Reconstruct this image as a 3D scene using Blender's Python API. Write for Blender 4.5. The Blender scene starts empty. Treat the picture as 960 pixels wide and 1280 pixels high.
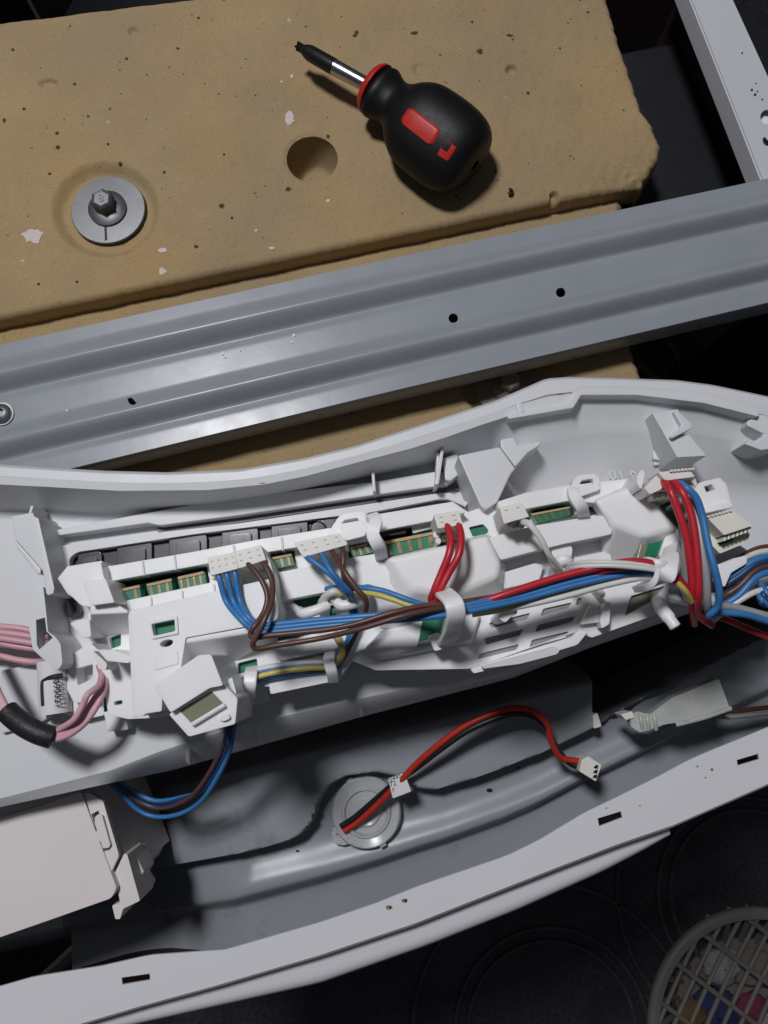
import bpy, bmesh, math, random
from math import radians, sin, cos, pi
from mathutils import Vector, Matrix
from mathutils.geometry import tessellate_polygon
random.seed(7)
S = bpy.context.scene
COL = S.collection

# ------------------------------------------------------------------ camera
CAMZ, TILT, FPX = 1.16, radians(10.5), 960.0
cam = bpy.data.cameras.new('camera'); camo = bpy.data.objects.new('camera', cam); COL.objects.link(camo)
camo.location = (0, 0, CAMZ); camo.rotation_euler = (TILT, 0, 0)
cam.sensor_fit = 'VERTICAL'; cam.sensor_height = 36; cam.lens = 36 * FPX / 1280
cam.clip_start = 0.01; cam.clip_end = 60
S.camera = camo
# ------------------------------------------------------------------ world, lamp, exposure
w = bpy.data.worlds.new('World'); S.world = w; w.use_nodes = True
bg = w.node_tree.nodes['Background']; bg.inputs[0].default_value = (0.80, 0.86, 1.0, 1); bg.inputs[1].default_value = 0.05
ld = bpy.data.lights.new('ceiling_bulb', 'POINT'); ld.energy = 47; ld.shadow_soft_size = 0.10; ld.color = (0.97, 0.97, 1.0)
lo = bpy.data.objects.new('ceiling_bulb', ld); COL.objects.link(lo); lo.location = (-0.32, 0.45, 2.05)
S.view_settings.view_transform = 'Standard'; S.view_settings.look = 'None'
S.view_settings.gamma = 1; S.view_settings.exposure = 0.0; S.view_settings.use_curve_mapping = False
S.render.engine = 'CYCLES'
S.cycles.max_bounces = 8; S.cycles.transparent_max_bounces = 12

# ------------------------------------------------------------------ plan drawing: a point of the layout on the level z
_c, _s = cos(TILT), sin(TILT)
def W(u, v, z):
    x = (u - 480) / FPX; y = -(v - 640) / FPX
    t = (z - CAMZ) / (y * _s - _c)
    return Vector((x * t, (y * _c + _s) * t, z))
def PX(z): return FPX / (CAMZ - z)          # layout units per metre on level z

# ------------------------------------------------------------------ materials
def mat(name, col, rough=0.5, metal=0.0, spec=0.5, var=0.06, vscale=60, bump=0.0, bscale=300, sss=0.0, trans=0.0, ior=1.45,
        dirt=None, dscale=25, dthr=0.62, coat=0.0, rvar=0.08, alpha=1.0):
    m = bpy.data.materials.new(name); m.use_nodes = True
    N, L = m.node_tree.nodes, m.node_tree.links
    b = N['Principled BSDF']
    b.inputs['Metallic'].default_value = metal; b.inputs['Specular IOR Level'].default_value = spec
    b.inputs['IOR'].default_value = ior; b.inputs['Coat Weight'].default_value = coat
    b.inputs['Transmission Weight'].default_value = trans; b.inputs['Alpha'].default_value = alpha
    if sss: 
        b.inputs['Subsurface Weight'].default_value = sss; b.inputs['Subsurface Radius'].default_value = (1, .9, .75)
        b.inputs['Subsurface Scale'].default_value = 0.003
    tc = N.new('ShaderNodeTexCoord'); geo = N.new('ShaderNodeNewGeometry')
    n1 = N.new('ShaderNodeTexNoise'); n1.inputs['Scale'].default_value = vscale; n1.inputs['Detail'].default_value = 5
    L.new(geo.outputs['Position'], n1.inputs['Vector'])
    mx = N.new('ShaderNodeMix'); mx.data_type = 'RGBA'
    lo_ = tuple(max(0, c * (1 - var * 2)) for c in col); hi = tuple(min(1, c * (1 + var)) for c in col)
    mx.inputs['A'].default_value = (*lo_, 1); mx.inputs['B'].default_value = (*hi, 1)
    L.new(n1.outputs['Fac'], mx.inputs['Factor'])
    out = mx.outputs['Result']
    if dirt:
        n2 = N.new('ShaderNodeTexNoise'); n2.inputs['Scale'].default_value = dscale; n2.inputs['Detail'].default_value = 8; n2.inputs['Roughness'].default_value = .65
        L.new(geo.outputs['Position'], n2.inputs['Vector'])
        r = N.new('ShaderNodeMapRange'); r.inputs['From Min'].default_value = dthr; r.inputs['From Max'].default_value = dthr + .12; r.inputs['To Max'].default_value = .75
        L.new(n2.outputs['Fac'], r.inputs['Value'])
        m2 = N.new('ShaderNodeMix'); m2.data_type = 'RGBA'; L.new(r.outputs['Result'], m2.inputs['Factor'])
        L.new(out, m2.inputs['A']); m2.inputs['B'].default_value = (*dirt, 1); out = m2.outputs['Result']
    L.new(out, b.inputs['Base Color'])
    rr = N.new('ShaderNodeMapRange'); rr.inputs['To Min'].default_value = max(0.02, rough - rvar); rr.inputs['To Max'].default_value = min(1, rough + rvar)
    n3 = N.new('ShaderNodeTexNoise'); n3.inputs['Scale'].default_value = vscale * 1.7; n3.inputs['Detail'].default_value = 4
    L.new(geo.outputs['Position'], n3.inputs['Vector']); L.new(n3.outputs['Fac'], rr.inputs['Value']); L.new(rr.outputs['Result'], b.inputs['Roughness'])
    if bump:
        n4 = N.new('ShaderNodeTexNoise'); n4.inputs['Scale'].default_value = bscale; n4.inputs['Detail'].default_value = 6
        L.new(geo.outputs['Position'], n4.inputs['Vector'])
        bp = N.new('ShaderNodeBump'); bp.inputs['Strength'].default_value = bump; bp.inputs['Distance'].default_value = 0.001
        L.new(n4.outputs['Fac'], bp.inputs['Height']); L.new(bp.outputs['Normal'], b.inputs['Normal'])
    return m
WP = mat('white_moulded_plastic', (.665, .675, .695), .42, var=.03, vscale=30, bump=.04, bscale=700, dirt=(.42, .38, .33), dscale=34, dthr=.70)
MP = mat('milky_plastic', (.86, .86, .86), .36, var=.03, vscale=40, bump=.03, bscale=400, sss=.3)
CP = mat('cream_connector_plastic', (.80, .775, .73), .45, var=.05, vscale=150, sss=.1)
YC = mat('ivory_connector_plastic', (.80, .765, .67), .45, var=.05, vscale=150, sss=.1)
PCB = mat('green_solder_mask', (.012, .19, .095), .38, var=.25, vscale=250, coat=.3)
PCBE = mat('board_edge_laminate', (.50, .36, .20), .6, var=.15, vscale=400)
GOLD = mat('tinned_contact', (.24, .18, .09), .35, metal=.5, var=.3, vscale=500)
BLK = mat('black_plastic', (.012, .012, .014), .35, var=.2)
DKG = mat('smoked_key_plastic', (.055, .058, .064), .28, var=.15, vscale=80, coat=.2)
KEYC = mat('clear_key_plastic', (.12, .125, .135), .22, var=.15, vscale=90, coat=.4)
GAP = mat('dark_slot_plastic', (.09, .092, .105), .4, var=.1)
OLV = mat('display_glass', (.24, .24, .17), .18, var=.12, vscale=120, coat=.3)
RAIL = mat('grey_rail_paint', (.285, .305, .335), .29, var=.06, vscale=40, bump=.03, bscale=180, spec=.42, dirt=(.22, .235, .26), dscale=40, dthr=.68)
FRM = mat('grey_frame_paint', (.29, .312, .34), .36, var=.06, vscale=25, bump=.03, bscale=200, dirt=(.12, .12, .125), dscale=18, dthr=.62)
ENA = mat('white_enamel', (.74, .74, .77), .24, var=.02, vscale=15, dirt=(.40, .36, .30), dscale=60, dthr=.74, coat=.2)
SIDE = mat('white_side_enamel', (.56, .57, .61), .3, var=.03, vscale=15, dirt=(.30, .28, .26), dscale=120, dthr=.70)
DSP = mat('cream_dispenser_plastic', (.76, .71, .69), .42, var=.03, vscale=25, dirt=(.45, .38, .34), dscale=30, dthr=.64, bump=.03)
STEEL = mat('zinc_plated_steel', (.22, .225, .23), .42, metal=.85, var=.10, vscale=60, bump=.03, bscale=300)
DSTEEL = mat('dull_steel', (.34, .31, .27), .5, metal=.4, var=.3, vscale=120, bump=.15, bscale=400)
CHR = mat('chrome_shaft', (.52, .52, .54), .25, metal=1, var=.08, vscale=200)
TIP = mat('blackened_tip', (.02, .02, .022), .4, metal=.4, var=.3, vscale=300)
RUB = mat('black_rubber', (.005, .005, .006), .5, var=.2, vscale=200, bump=.08, bscale=900, spec=.35)
REDP = mat('red_plastic', (.50, .020, .014), .42, var=.1, vscale=150, bump=.05)
TUB = mat('dark_tub_plastic', (.007, .008, .011), .55, var=.1, vscale=40, bump=.1, bscale=150)
INNER = mat('shaded_inner_wall', (.030, .016, .013), .6, var=.3, vscale=15)  # dark brown stands in for shade and reflection inside the cabinet
WBLUE = mat('blue_wire', (.045, .20, .48), .38, var=.1, vscale=200)
WDBL = mat('dark_blue_wire', (.02, .05, .13), .4, var=.1, vscale=200)
WBRN = mat('brown_wire', (.115, .052, .040), .38, var=.12, vscale=200)
WRED = mat('red_wire', (.50, .022, .035), .36, var=.08, vscale=200)
WORG = mat('red_flat_wire', (.50, .035, .02), .36, var=.08, vscale=200)
WBLK = mat('black_wire', (.016, .016, .018), .36, var=.1, vscale=200)
WWHT = mat('white_wire', (.66, .655, .63), .38, var=.05, vscale=200)
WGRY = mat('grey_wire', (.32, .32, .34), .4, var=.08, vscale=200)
WYEL = mat('yellow_wire', (.60, .50, .13), .38, var=.08, vscale=200)
WPNK = mat('pink_wire', (.66, .37, .42), .42, var=.08, vscale=200)
TAPE = mat('black_tape', (.018, .018, .022), .5, var=.3, vscale=250, bump=.3, bscale=500)
PAPER = mat('white_label_paper', (.72, .72, .74), .6, var=.03)
MARK = mat('pale_mark', (.52, .50, .47), .6)
INK = mat('black_ink', (.015, .015, .015), .6)
CLEAR = mat('frosted_clear_plastic', (.82, .84, .85), .2, var=.05, trans=.55, ior=1.3)
SLEEVE = mat('cloudy_sleeve_plastic', (.66, .68, .64), .28, var=.1, vscale=80, trans=.35, ior=1.3, bump=.15, bscale=120)
HOSE = mat('black_hose_rubber', (.055, .057, .06), .45, var=.2)
TILE = mat('dark_floor_tile', (.055, .056, .064), .45, var=.5, vscale=180, bump=.2, bscale=250, dirt=(.02, .02, .023), dscale=8, dthr=.5)
BSKT = mat('beige_basket_plastic', (.22, .20, .175), .5, var=.1, vscale=60)
CLW = mat('white_cloth', (.30, .29, .30), .9, var=.1, vscale=60, bump=.3, bscale=500)
CLN = mat('navy_cloth', (.03, .04, .12), .9, var=.2, vscale=60, bump=.3, bscale=500)
CLO = mat('orange_cloth', (.17, .10, .045), .9, var=.2, vscale=60, bump=.3, bscale=500)
CLP = mat('pink_cloth', (.20, .035, .075), .9, var=.2, vscale=60, bump=.3, bscale=500)
RUST = mat('rust_stain', (.33, .25, .13), .7, var=.4, vscale=600)
CHIP = mat('pale_paint_chip', (.60, .54, .50), .6, var=.1, vscale=400)
PIT = mat('dark_pit_filling', (.075, .045, .018), .8, var=.3, vscale=600)

def concrete():
    m = mat('tan_concrete', (.385, .280, .148), .78, var=.10, vscale=38, spec=.3)
    N, L = m.node_tree.nodes, m.node_tree.links
    b = N['Principled BSDF']; geo = N['Geometry']
    src = b.inputs['Base Color'].links[0].from_socket
    def layer(src, scale, lo, hi, col, amt, detail=3, vor=False, rough=.5):
        if vor:
            t = N.new('ShaderNodeTexVoronoi'); o = t.outputs['Distance']
        else:
            t = N.new('ShaderNodeTexNoise'); t.inputs['Detail'].default_value = detail; t.inputs['Roughness'].default_value = rough; o = t.outputs['Fac']
        t.inputs['Scale'].default_value = scale; L.new(geo.outputs['Position'], t.inputs['Vector'])
        r = N.new('ShaderNodeMapRange'); r.inputs['From Min'].default_value = lo; r.inputs['From Max'].default_value = hi; r.inputs['To Max'].default_value = amt
        L.new(o, r.inputs['Value'])
        k = N.new('ShaderNodeMix'); k.data_type = 'RGBA'; k.inputs['B'].default_value = (*col, 1)
        L.new(r.outputs['Result'], k.inputs['Factor']); L.new(src, k.inputs['A'])
        return k.outputs['Result'], r.outputs['Result']
    src, _ = layer(src, 11, .42, .68, (.30, .225, .138), .75, 6)           # greyer clouds
    src, _ = layer(src, 21, .50, .70, (.40, .262, .118), .6, 6)           # warmer clouds
    src, _ = layer(src, 900, .55, .8, (.16, .10, .04), .6, 2)             # grain
    src, g1 = layer(src, 210, .725, .765, (.05, .026, .010), .95, 3)         # small dark pores
    src, g2 = layer(src, 75, .745, .77, (.07, .04, .018), .95, 4, rough=.7)
    src, _ = layer(src, 85, .30, .265, (.56, .47, .36), .8, 5, rough=.65)
    L.new(src, b.inputs['Base Color'])
    nb = N.new('ShaderNodeTexNoise'); nb.inputs['Scale'].default_value = 420; nb.inputs['Detail'].default_value = 8
    L.new(geo.outputs['Position'], nb.inputs['Vector'])
    a = N.new('ShaderNodeMath'); a.operation = 'SUBTRACT'; L.new(nb.outputs['Fac'], a.inputs[0])
    a2 = N.new('ShaderNodeMath'); a2.operation = 'ADD'; L.new(g1, a2.inputs[0]); L.new(g2, a2.inputs[1]); L.new(a2.outputs[0], a.inputs[1])
    bp = N.new('ShaderNodeBump'); bp.inputs['Strength'].default_value = .16; bp.inputs['Distance'].default_value = .0010
    L.new(a.outputs[0], bp.inputs['Height']); L.new(bp.outputs['Normal'], b.inputs['Normal'])
    return m
CONC = concrete()

# ------------------------------------------------------------------ scene-graph helpers
ROOT = {}
def thing(name, label, cat, loc, group=None, kind=None):
    o = bpy.data.objects.new(name, None); o.empty_display_size = .01; COL.objects.link(o); o.location = loc
    o['label'] = label; o['category'] = cat
    if group: o['group'] = group
    if kind: o['kind'] = kind
    ROOT[o.name] = Vector(loc)
    return o
def base_of(p):
    while p.parent: p = p.parent
    return ROOT.get(p.name, Vector((0, 0, 0)))
def tag(o, label, cat, group=None, kind=None):
    o['label'] = label; o['category'] = cat
    if group: o['group'] = group
    if kind: o['kind'] = kind
    return o

def cr(pts, n=8, closed=False):
    """Catmull-Rom through points of any dimension"""
    P = [Vector(p) for p in pts]; out = []
    k = len(P); rng = range(k if closed else k - 1)
    for i in rng:
        if closed: a, b, c, d = P[(i - 1) % k], P[i], P[(i + 1) % k], P[(i + 2) % k]
        else: a, b, c, d = P[max(0, i - 1)], P[i], P[i + 1], P[min(k - 1, i + 2)]
        for j in range(n):
            t = j / n
            out.append(.5 * ((2 * b) + (c - a) * t + (2 * a - 5 * b + 4 * c - d) * t * t + (3 * b - a - 3 * c + d) * t ** 3))
    if not closed: out.append(P[-1].copy())
    return out
def rnd_poly(poly, r=4, n=3):
    """round the corners of a 2-D polygon (layout units)"""
    out = []; k = len(poly)
    for i in range(k):
        p = Vector(poly[i][:2]); a = Vector(poly[i - 1][:2]); b = Vector(poly[(i + 1) % k][:2])
        da, db = a - p, b - p; ra = min(r, da.length * .4); rb = min(r, db.length * .4)
        s, e = p + da.normalized() * ra, p + db.normalized() * rb
        for j in range(n + 1):
            t = j / n; out.append(tuple((1 - t) ** 2 * s + 2 * t * (1 - t) * p + t * t * e))
    return out
def circ(u, v, r, n=24, ry=None, rot=0):
    ry = r if ry is None else ry; o = []
    for i in range(n):
        a = 2 * pi * i / n; x, y = r * cos(a), ry * sin(a)
        o.append((u + x * cos(rot) - y * sin(rot), v + x * sin(rot) + y * cos(rot)))
    return o

class MB:
    def __init__(s): s.v = []; s.f = []
    def add(s, vs, fs):
        k = len(s.v); s.v += [Vector(x) for x in vs]; s.f += [tuple(i + k for i in f) for f in fs]; return s
    # plate: outline (+holes) in layout units, top level zt (number or function of u,v), bottom level zb, walls straight down
    def plate(s, outer, zt, zb, holes=()):
        f = zt if callable(zt) else (lambda u, v: zt)
        loops = [list(outer)] + [list(h) for h in holes]
        top = [[W(p[0], p[1], f(p[0], p[1])) for p in l] for l in loops]
        if callable(zt):
            zm = sum(q.z for q in top[0]) / len(top[0])
        flat = [p for l in top for p in l]; n = len(flat)
        tri = tessellate_polygon([[Vector((p.x, p.y, 0)) for p in l] for l in top])
        if not holes: caps = [tuple(range(n))]
        else: caps = [tuple(t) for t in tri]
        def up(fc):
            a = 0
            for i in range(len(fc)):
                p, q = flat[fc[i]], flat[fc[(i + 1) % len(fc)]]; a += p.x * q.y - q.x * p.y
            return fc if a > 0 else tuple(reversed(fc))
        caps = [up(c) for c in caps]
        vs = flat + [Vector((p.x, p.y, zb)) for p in flat]
        fs = list(caps) + [tuple(i + n for i in reversed(c)) for c in caps]
        o = 0
        for l in top:
            k = len(l)
            for i in range(k):
                a, b = o + i, o + (i + 1) % k; fs.append((a, b, b + n, a + n))
            o += k
        return s.add(vs, fs)
    # loft between two outlines with the same number of points
    def loft(s, top, zt, bot, zb):
        f = zt if callable(zt) else (lambda u, v: zt)
        g = zb if callable(zb) else (lambda u, v: zb)
        t = [W(p[0], p[1], f(*p[:2])) for p in top]; b = [W(p[0], p[1], g(*p[:2])) for p in bot]; n = len(t)
        return s.add(t + b, [tuple(range(n)), tuple(reversed(range(n, 2 * n)))] + [(i, i + n, (i + 1) % n + n, (i + 1) % n) for i in range(n)])
    def grid(s, rows, closed=False):
        m = len(rows[0]); k = len(rows); fs = []
        for i in range(k - 1):
            for j in range(m if closed else m - 1):
                a, b = i * m + j, i * m + (j + 1) % m; fs.append((a, b, b + m, a + m))
        return s.add([p for r in rows for p in r], fs)
    def tube(s, pts, r, seg=10, cap=True, flat=1.0, up=None):
        """sweep an ellipse along 3-D points; r number or list"""
        n = len(pts); rows = []; prev = None
        for i in range(n):
            t = (pts[min(i + 1, n - 1)] - pts[max(i - 1, 0)]).normalized()
            if up is not None: a = t.cross(up)
            elif prev is None: a = t.cross(Vector((0, 0, 1)))
            else: a = prev - t * prev.dot(t)
            if a.length < 1e-5: a = t.cross(Vector((1, 0, 0)))
            a.normalize(); b = t.cross(a).normalized(); prev = a
            rr = r[i] if isinstance(r, (list, tuple)) else r
            rows.append([pts[i] + a * rr * cos(2 * pi * k / seg) + b * rr * flat * sin(2 * pi * k / seg) for k in range(seg)])
        k0 = len(s.v); s.grid(rows, closed=True)
        if cap:
            s.f.append(tuple(k0 + i for i in reversed(range(seg)))); s.f.append(tuple(k0 + (n - 1) * seg + i for i in range(seg)))
        return s
    def lathe(s, org, axis, prof, seg=32, ref=None, cap=True):
        """prof: list of (distance along axis, radius)"""
        ax = axis.normalized(); a = ax.cross(ref or Vector((0, 0, 1)))
        if a.length < 1e-4: a = ax.cross(Vector((1, 0, 0)))
        a.normalize(); b = ax.cross(a)
        rows = [[org + ax * d + (a * cos(2 * pi * k / seg) + b * sin(2 * pi * k / seg)) * r for k in range(seg)] for d, r in prof]
        k0 = len(s.v); s.grid(rows, closed=True)
        if cap:
            s.f.append(tuple(k0 + i for i in reversed(range(seg)))); s.f.append(tuple(k0 + (len(prof) - 1) * seg + i for i in range(seg)))
        return s
    def box(s, c, ex, ey, ez):
        vs = [c + ex * a + ey * b + ez * d for a in (-1, 1) for b in (-1, 1) for d in (-1, 1)]
        return s.add(vs, [(0, 1, 3, 2), (4, 6, 7, 5), (0, 4, 5, 1), (2, 3, 7, 6), (0, 2, 6, 4), (1, 5, 7, 3)])
    def strap(s, pts, w, th, side=None):
        """rectangular strap swept along points; w half width, th half thickness"""
        n = len(pts); rows = []
        for i in range(n):
            t = (pts[min(i + 1, n - 1)] - pts[max(i - 1, 0)]).normalized()
            a = (side - t * side.dot(t)).normalized() if side is not None else t.cross(Vector((0, 0, 1))).normalized()
            b = t.cross(a).normalized()
            ww = w[i] if isinstance(w, (list, tuple)) else w
            rows.append([pts[i] + a * ww + b * th, pts[i] - a * ww + b * th, pts[i] - a * ww - b * th, pts[i] + a * ww - b * th])
        k0 = len(s.v); s.grid(rows, closed=True)
        s.f.append((k0, k0 + 1, k0 + 2, k0 + 3)); s.f.append(tuple(k0 + (n - 1) * 4 + i for i in reversed(range(4))))
        return s
    def build(s, name, m, parent=None, bevel=0.0, seg=2, smooth=38, loc=None):
        me = bpy.data.meshes.new(name)
        off = base_of(parent) if parent else Vector(loc or (0, 0, 0))
        me.from_pydata([tuple(p - off) for p in s.v], [], s.f)
        bm = bmesh.new(); bm.from_mesh(me)
        bmesh.ops.recalc_face_normals(bm, faces=bm.faces[:])
        if bevel:
            es = [e for e in bm.edges if len(e.link_faces) == 2 and e.calc_face_angle(0) > radians(28)]
            if es:
                bmesh.ops.bevel(bm, geom=es, offset=bevel, segments=seg, profile=.5, affect='EDGES', clamp_overlap=True)
        bm.to_mesh(me); bm.free()
        if smooth:
            me.polygons.foreach_set('use_smooth', [True] * len(me.polygons)); me.set_sharp_from_angle(angle=radians(smooth))
        me.materials.append(m)
        o = bpy.data.objects.new(name, me); COL.objects.link(o)
        if parent: o.parent = parent
        else: o.location = off; ROOT[o.name] = off
        if bevel:
            wn = o.modifiers.new('wn', 'WEIGHTED_NORMAL'); wn.keep_sharp = True
        return o
def W3(pts): return [W(*p) for p in pts]
def sm(pts, n=8): return cr(W3(pts), n)
def wire(parent, pts, r, m, name='wire', n=8, jit=0.0):
    q = [(u + random.uniform(-jit, jit), v + random.uniform(-jit, jit), z) for u, v, z in pts]
    return MB().tube(sm(q, n), r, 10).build(name, m, parent, smooth=60)
def text_mesh(txt, size, loc, xdir, ydir, m, name, parent, ext=0.0002):
    cu = bpy.data.curves.new(name, 'FONT'); cu.body = txt; cu.size = size; cu.extrude = ext; cu.align_x = 'CENTER'; cu.align_y = 'CENTER'; cu.resolution_u = 2
    t = bpy.data.objects.new('tmp', cu); COL.objects.link(t)
    bpy.context.view_layer.update()
    me = bpy.data.meshes.new_from_object(t.evaluated_get(bpy.context.evaluated_depsgraph_get()))
    bpy.data.objects.remove(t); bpy.data.curves.remove(cu)
    x = xdir.normalized(); z = x.cross(ydir).normalized(); y = z.cross(x)
    M = Matrix((x, y, z)).transposed().to_4x4(); M.translation = loc - base_of(parent)
    me.transform(M); me.materials.clear(); me.materials.append(m)
    o = bpy.data.objects.new(name, me); COL.objects.link(o); o.parent = parent
    return o
def smooth01(x): x = max(0, min(1, x)); return x * x * (3 - 2 * x)
def lerp(a, b, t): return a + (b - a) * t
def pl(pts, x):
    """polyline y(x)"""
    if x <= pts[0][0]: 
        (a, b), (c, d) = pts[0], pts[1]; return b + (d - b) * (x - a) / (c - a)
    for (a, b), (c, d) in zip(pts, pts[1:]):
        if x <= c: return b + (d - b) * (x - a) / (c - a)
    (a, b), (c, d) = pts[-2], pts[-1]; return d + (d - b) * (x - c) / (c - a)
from mathutils import noise as mn
def nz(x, y, s, seed=0.0): return mn.noise(Vector((x * s, y * s, seed)))
TREL = mat('tile_relief_glaze', (.075, .077, .086), .4, var=.3, vscale=100)
# ================================================================== floor
fl = MB()
NX = 150
rows = []
for j in range(NX + 1):
    r = []
    for i in range(NX + 1):
        x, y = -1.2 + 2.4 * i / NX, -1.5 + 2.4 * j / NX
        r.append(Vector((x, y, 0)))
    rows.append(r)
floor = MB().add([(-4, -4, 0), (4, -4, 0), (4, 4, 0), (-4, 4, 0)], [(0, 1, 2, 3)]).build('floor', TILE, smooth=0)
floor['kind'] = 'structure'
# relief rings moulded into the tiles
for cx, cy in [tuple(W(u, v, 0).xy) for u, v in ((690, 1290), (940, 1120))]:
    for rad in (.115, .132, .19):
        pts = [Vector((cx + rad * cos(a * pi / 24), cy + rad * sin(a * pi / 24), .0015)) for a in range(49)]
        MB().tube(pts, .0035, 6, flat=.9).build('tile_relief', TREL, floor)

# ================================================================== washing machine cabinet
cab = thing('washing_machine_cabinet', 'opened washing machine cabinet with grey ridged cross rail and white front lip', 'washing machine', (0, 0, 0))
ZR = .822
# ---- cross rail (pressed sheet, swept profile)
topE = [(-80, 449), (0, 431), (480, 325), (960, 223), (1060, 202)]
botE = [(-80, 627), (0, 607), (480, 491), (960, 378), (1060, 354)]
def rz(t):
    def ridge(t, a, c, b, h):
        if t <= a or t >= b: return 0
        return h * (smooth01((t - a) / (c - a)) if t < c else smooth01((b - t) / (b - c)))
    z = ZR + ridge(t, .10, .235, .345, .0052) + ridge(t, .585, .715, .825, .0052) - .0016 * math.exp(-((t - .35) / .03) ** 2) - .0014 * math.exp(-((t - .83) / .03) ** 2)
    return z
ts = [i / 84 for i in range(85)]
rows = []
for i in range(61):
    u = -80 + 1140 * i / 60
    a, b = W(u, pl(topE, u), ZR), W(u, pl(botE, u), ZR)
    top = [Vector((*(a.lerp(b, t)).xy, rz(t))) for t in ts]
    d = (b - a).normalized()
    fr = [a - d * .0006 + Vector((0, 0, -.012)), a - d * .0006 + Vector((0, 0, -.0012))]; bk = [b + d * .0006 + Vector((0, 0, -.0012)), b + d * .0006 + Vector((0, 0, -.014))]
    rows.append(fr + top + bk)
mb = MB().grid(rows)
rail = mb.build('cross_rail', RAIL, cab, smooth=50)
sd = rail.modifiers.new('thick', 'SOLIDIFY'); sd.thickness = .0009; sd.offset = -1
def cut(o, cutters):
    for c in cutters:
        b = o.modifiers.new('cut', 'BOOLEAN'); b.operation = 'DIFFERENCE'; b.solver = 'EXACT'; b.object = c
    bpy.context.view_layer.update()
    me = bpy.data.meshes.new_from_object(o.evaluated_get(bpy.context.evaluated_depsgraph_get()))
    o.modifiers.clear(); old = o.data; o.data = me; bpy.data.meshes.remove(old)
    me.polygons.foreach_set('use_smooth', [True] * len(me.polygons)); me.set_sharp_from_angle(angle=radians(50))
    for c in cutters: bpy.data.objects.remove(c)
cs = [MB().plate(circ(569, 386, 6.2, 20), ZR + .01, ZR - .01).build('cutter', BLK), MB().plate(circ(707, 353, 6.2, 20), ZR + .01, ZR - .01).build('cutter', BLK),
      MB().plate(rnd_poly([(148, 487), (154, 486), (164, 497), (159, 500), (152, 495)], 2), ZR + .012, ZR - .01).build('cutter', BLK)]
cut(rail, cs)
# screw at the left end
scr = MB().lathe(W(3, 518, ZR + .0005), Vector((0, 0, 1)), [(0, .0046), (.0016, .0046), (.0026, .0036), (.003, .002), (.0012, .0012)], 24).build('rail_screw', STEEL, rail)
MB().lathe(W(3, 518, ZR + .0002), Vector((0, 0, 1)), [(0, .0054), (.0009, .0054)], 24).build('screw_washer', PAPER, rail)
# small paint flecks on the rail
for (u, v, r) in ((278, 442, 2.6), (281, 446, 2.0), (300, 438, 1.4), (367, 419, 2.2), (365, 427, 1.6), (491, 354, 1.6), (84, 513, 2.6)):
    p = [(u + r * (.6 + .6 * random.random()) * cos(a), v + r * (.6 + .6 * random.random()) * sin(a)) for a in [k * pi / 4 for k in range(8)]]
    t = (v - pl(topE, u)) / (pl(botE, u) - pl(topE, u))
    MB().plate(p, rz(t) + .0005, rz(t) - .0004).build('paint_fleck', PAPER if u > 100 else DSTEEL, rail, smooth=0)

# ---- right side panel: folded top flange, inner wall, outer wall
zs = .814
SL = [(838, -70), (865, 0), (908, 108), (950, 215), (1020, 392), (1100, 600), (1190, 900)]
SR = [(884, -70), (916, 0), (964, 105), (1012, 215), (1085, 392), (1165, 600), (1260, 900)]
hole = rnd_poly([(950, 143), (957, 136), (966, 140), (968, 152), (958, 156), (951, 152)], 4)
L_, R_ = [W(*p, zs) for p in SL], [W(*p, zs) for p in SR]
sp = MB().plate(SL + SR[::-1], zs, zs - .0009, [hole]).build('side_panel', SIDE, cab, smooth=0)
inn = MB()
for side, dx, zb in ((L_, .0, .02), (R_, .0, .02)):
    rr = [[p + Vector((0, 0, -.0009)) for p in side], [Vector((p.x, p.y, zs - .012)) for p in side]]
    inn.grid(rr)
o = inn.build('panel_fold', SIDE, sp, smooth=0); s2 = o.modifiers.new('t', 'SOLIDIFY'); s2.thickness = .0008
o = MB().grid([[p + Vector((.004, 0, -.012)) for p in R_], [Vector((p.x + .004, p.y, .02)) for p in R_]]).build('outer_sheet', SIDE, sp, smooth=0)
s2 = o.modifiers.new('t', 'SOLIDIFY'); s2.thickness = .0008
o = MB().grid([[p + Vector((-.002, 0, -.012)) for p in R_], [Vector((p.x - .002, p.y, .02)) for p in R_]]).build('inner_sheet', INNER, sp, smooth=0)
s2 = o.modifiers.new('t', 'SOLIDIFY'); s2.thickness = .0008
MB().plate(circ(959, 146, 10, 16), zs - .004, zs - .012).build('grommet', MP, sp, bevel=.001)
MB().tube(sm([(955, 173, zs + .0012), (958, 177, zs + .0016), (964, 178, zs + .0012)]), .0008, 6).build('spring_clip', BLK, sp)
for (u, v, r) in ((940, 112, 1.4), (944, 118, 1.5), (947, 114, .8), (953, 124, 1.0), (928, 66, 1.0), (945, 104, .8)):
    MB().plate(circ(u, v, r, 8), zs + .0004, zs - .0003).build('dark_speck', BLK, sp, smooth=0)

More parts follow.
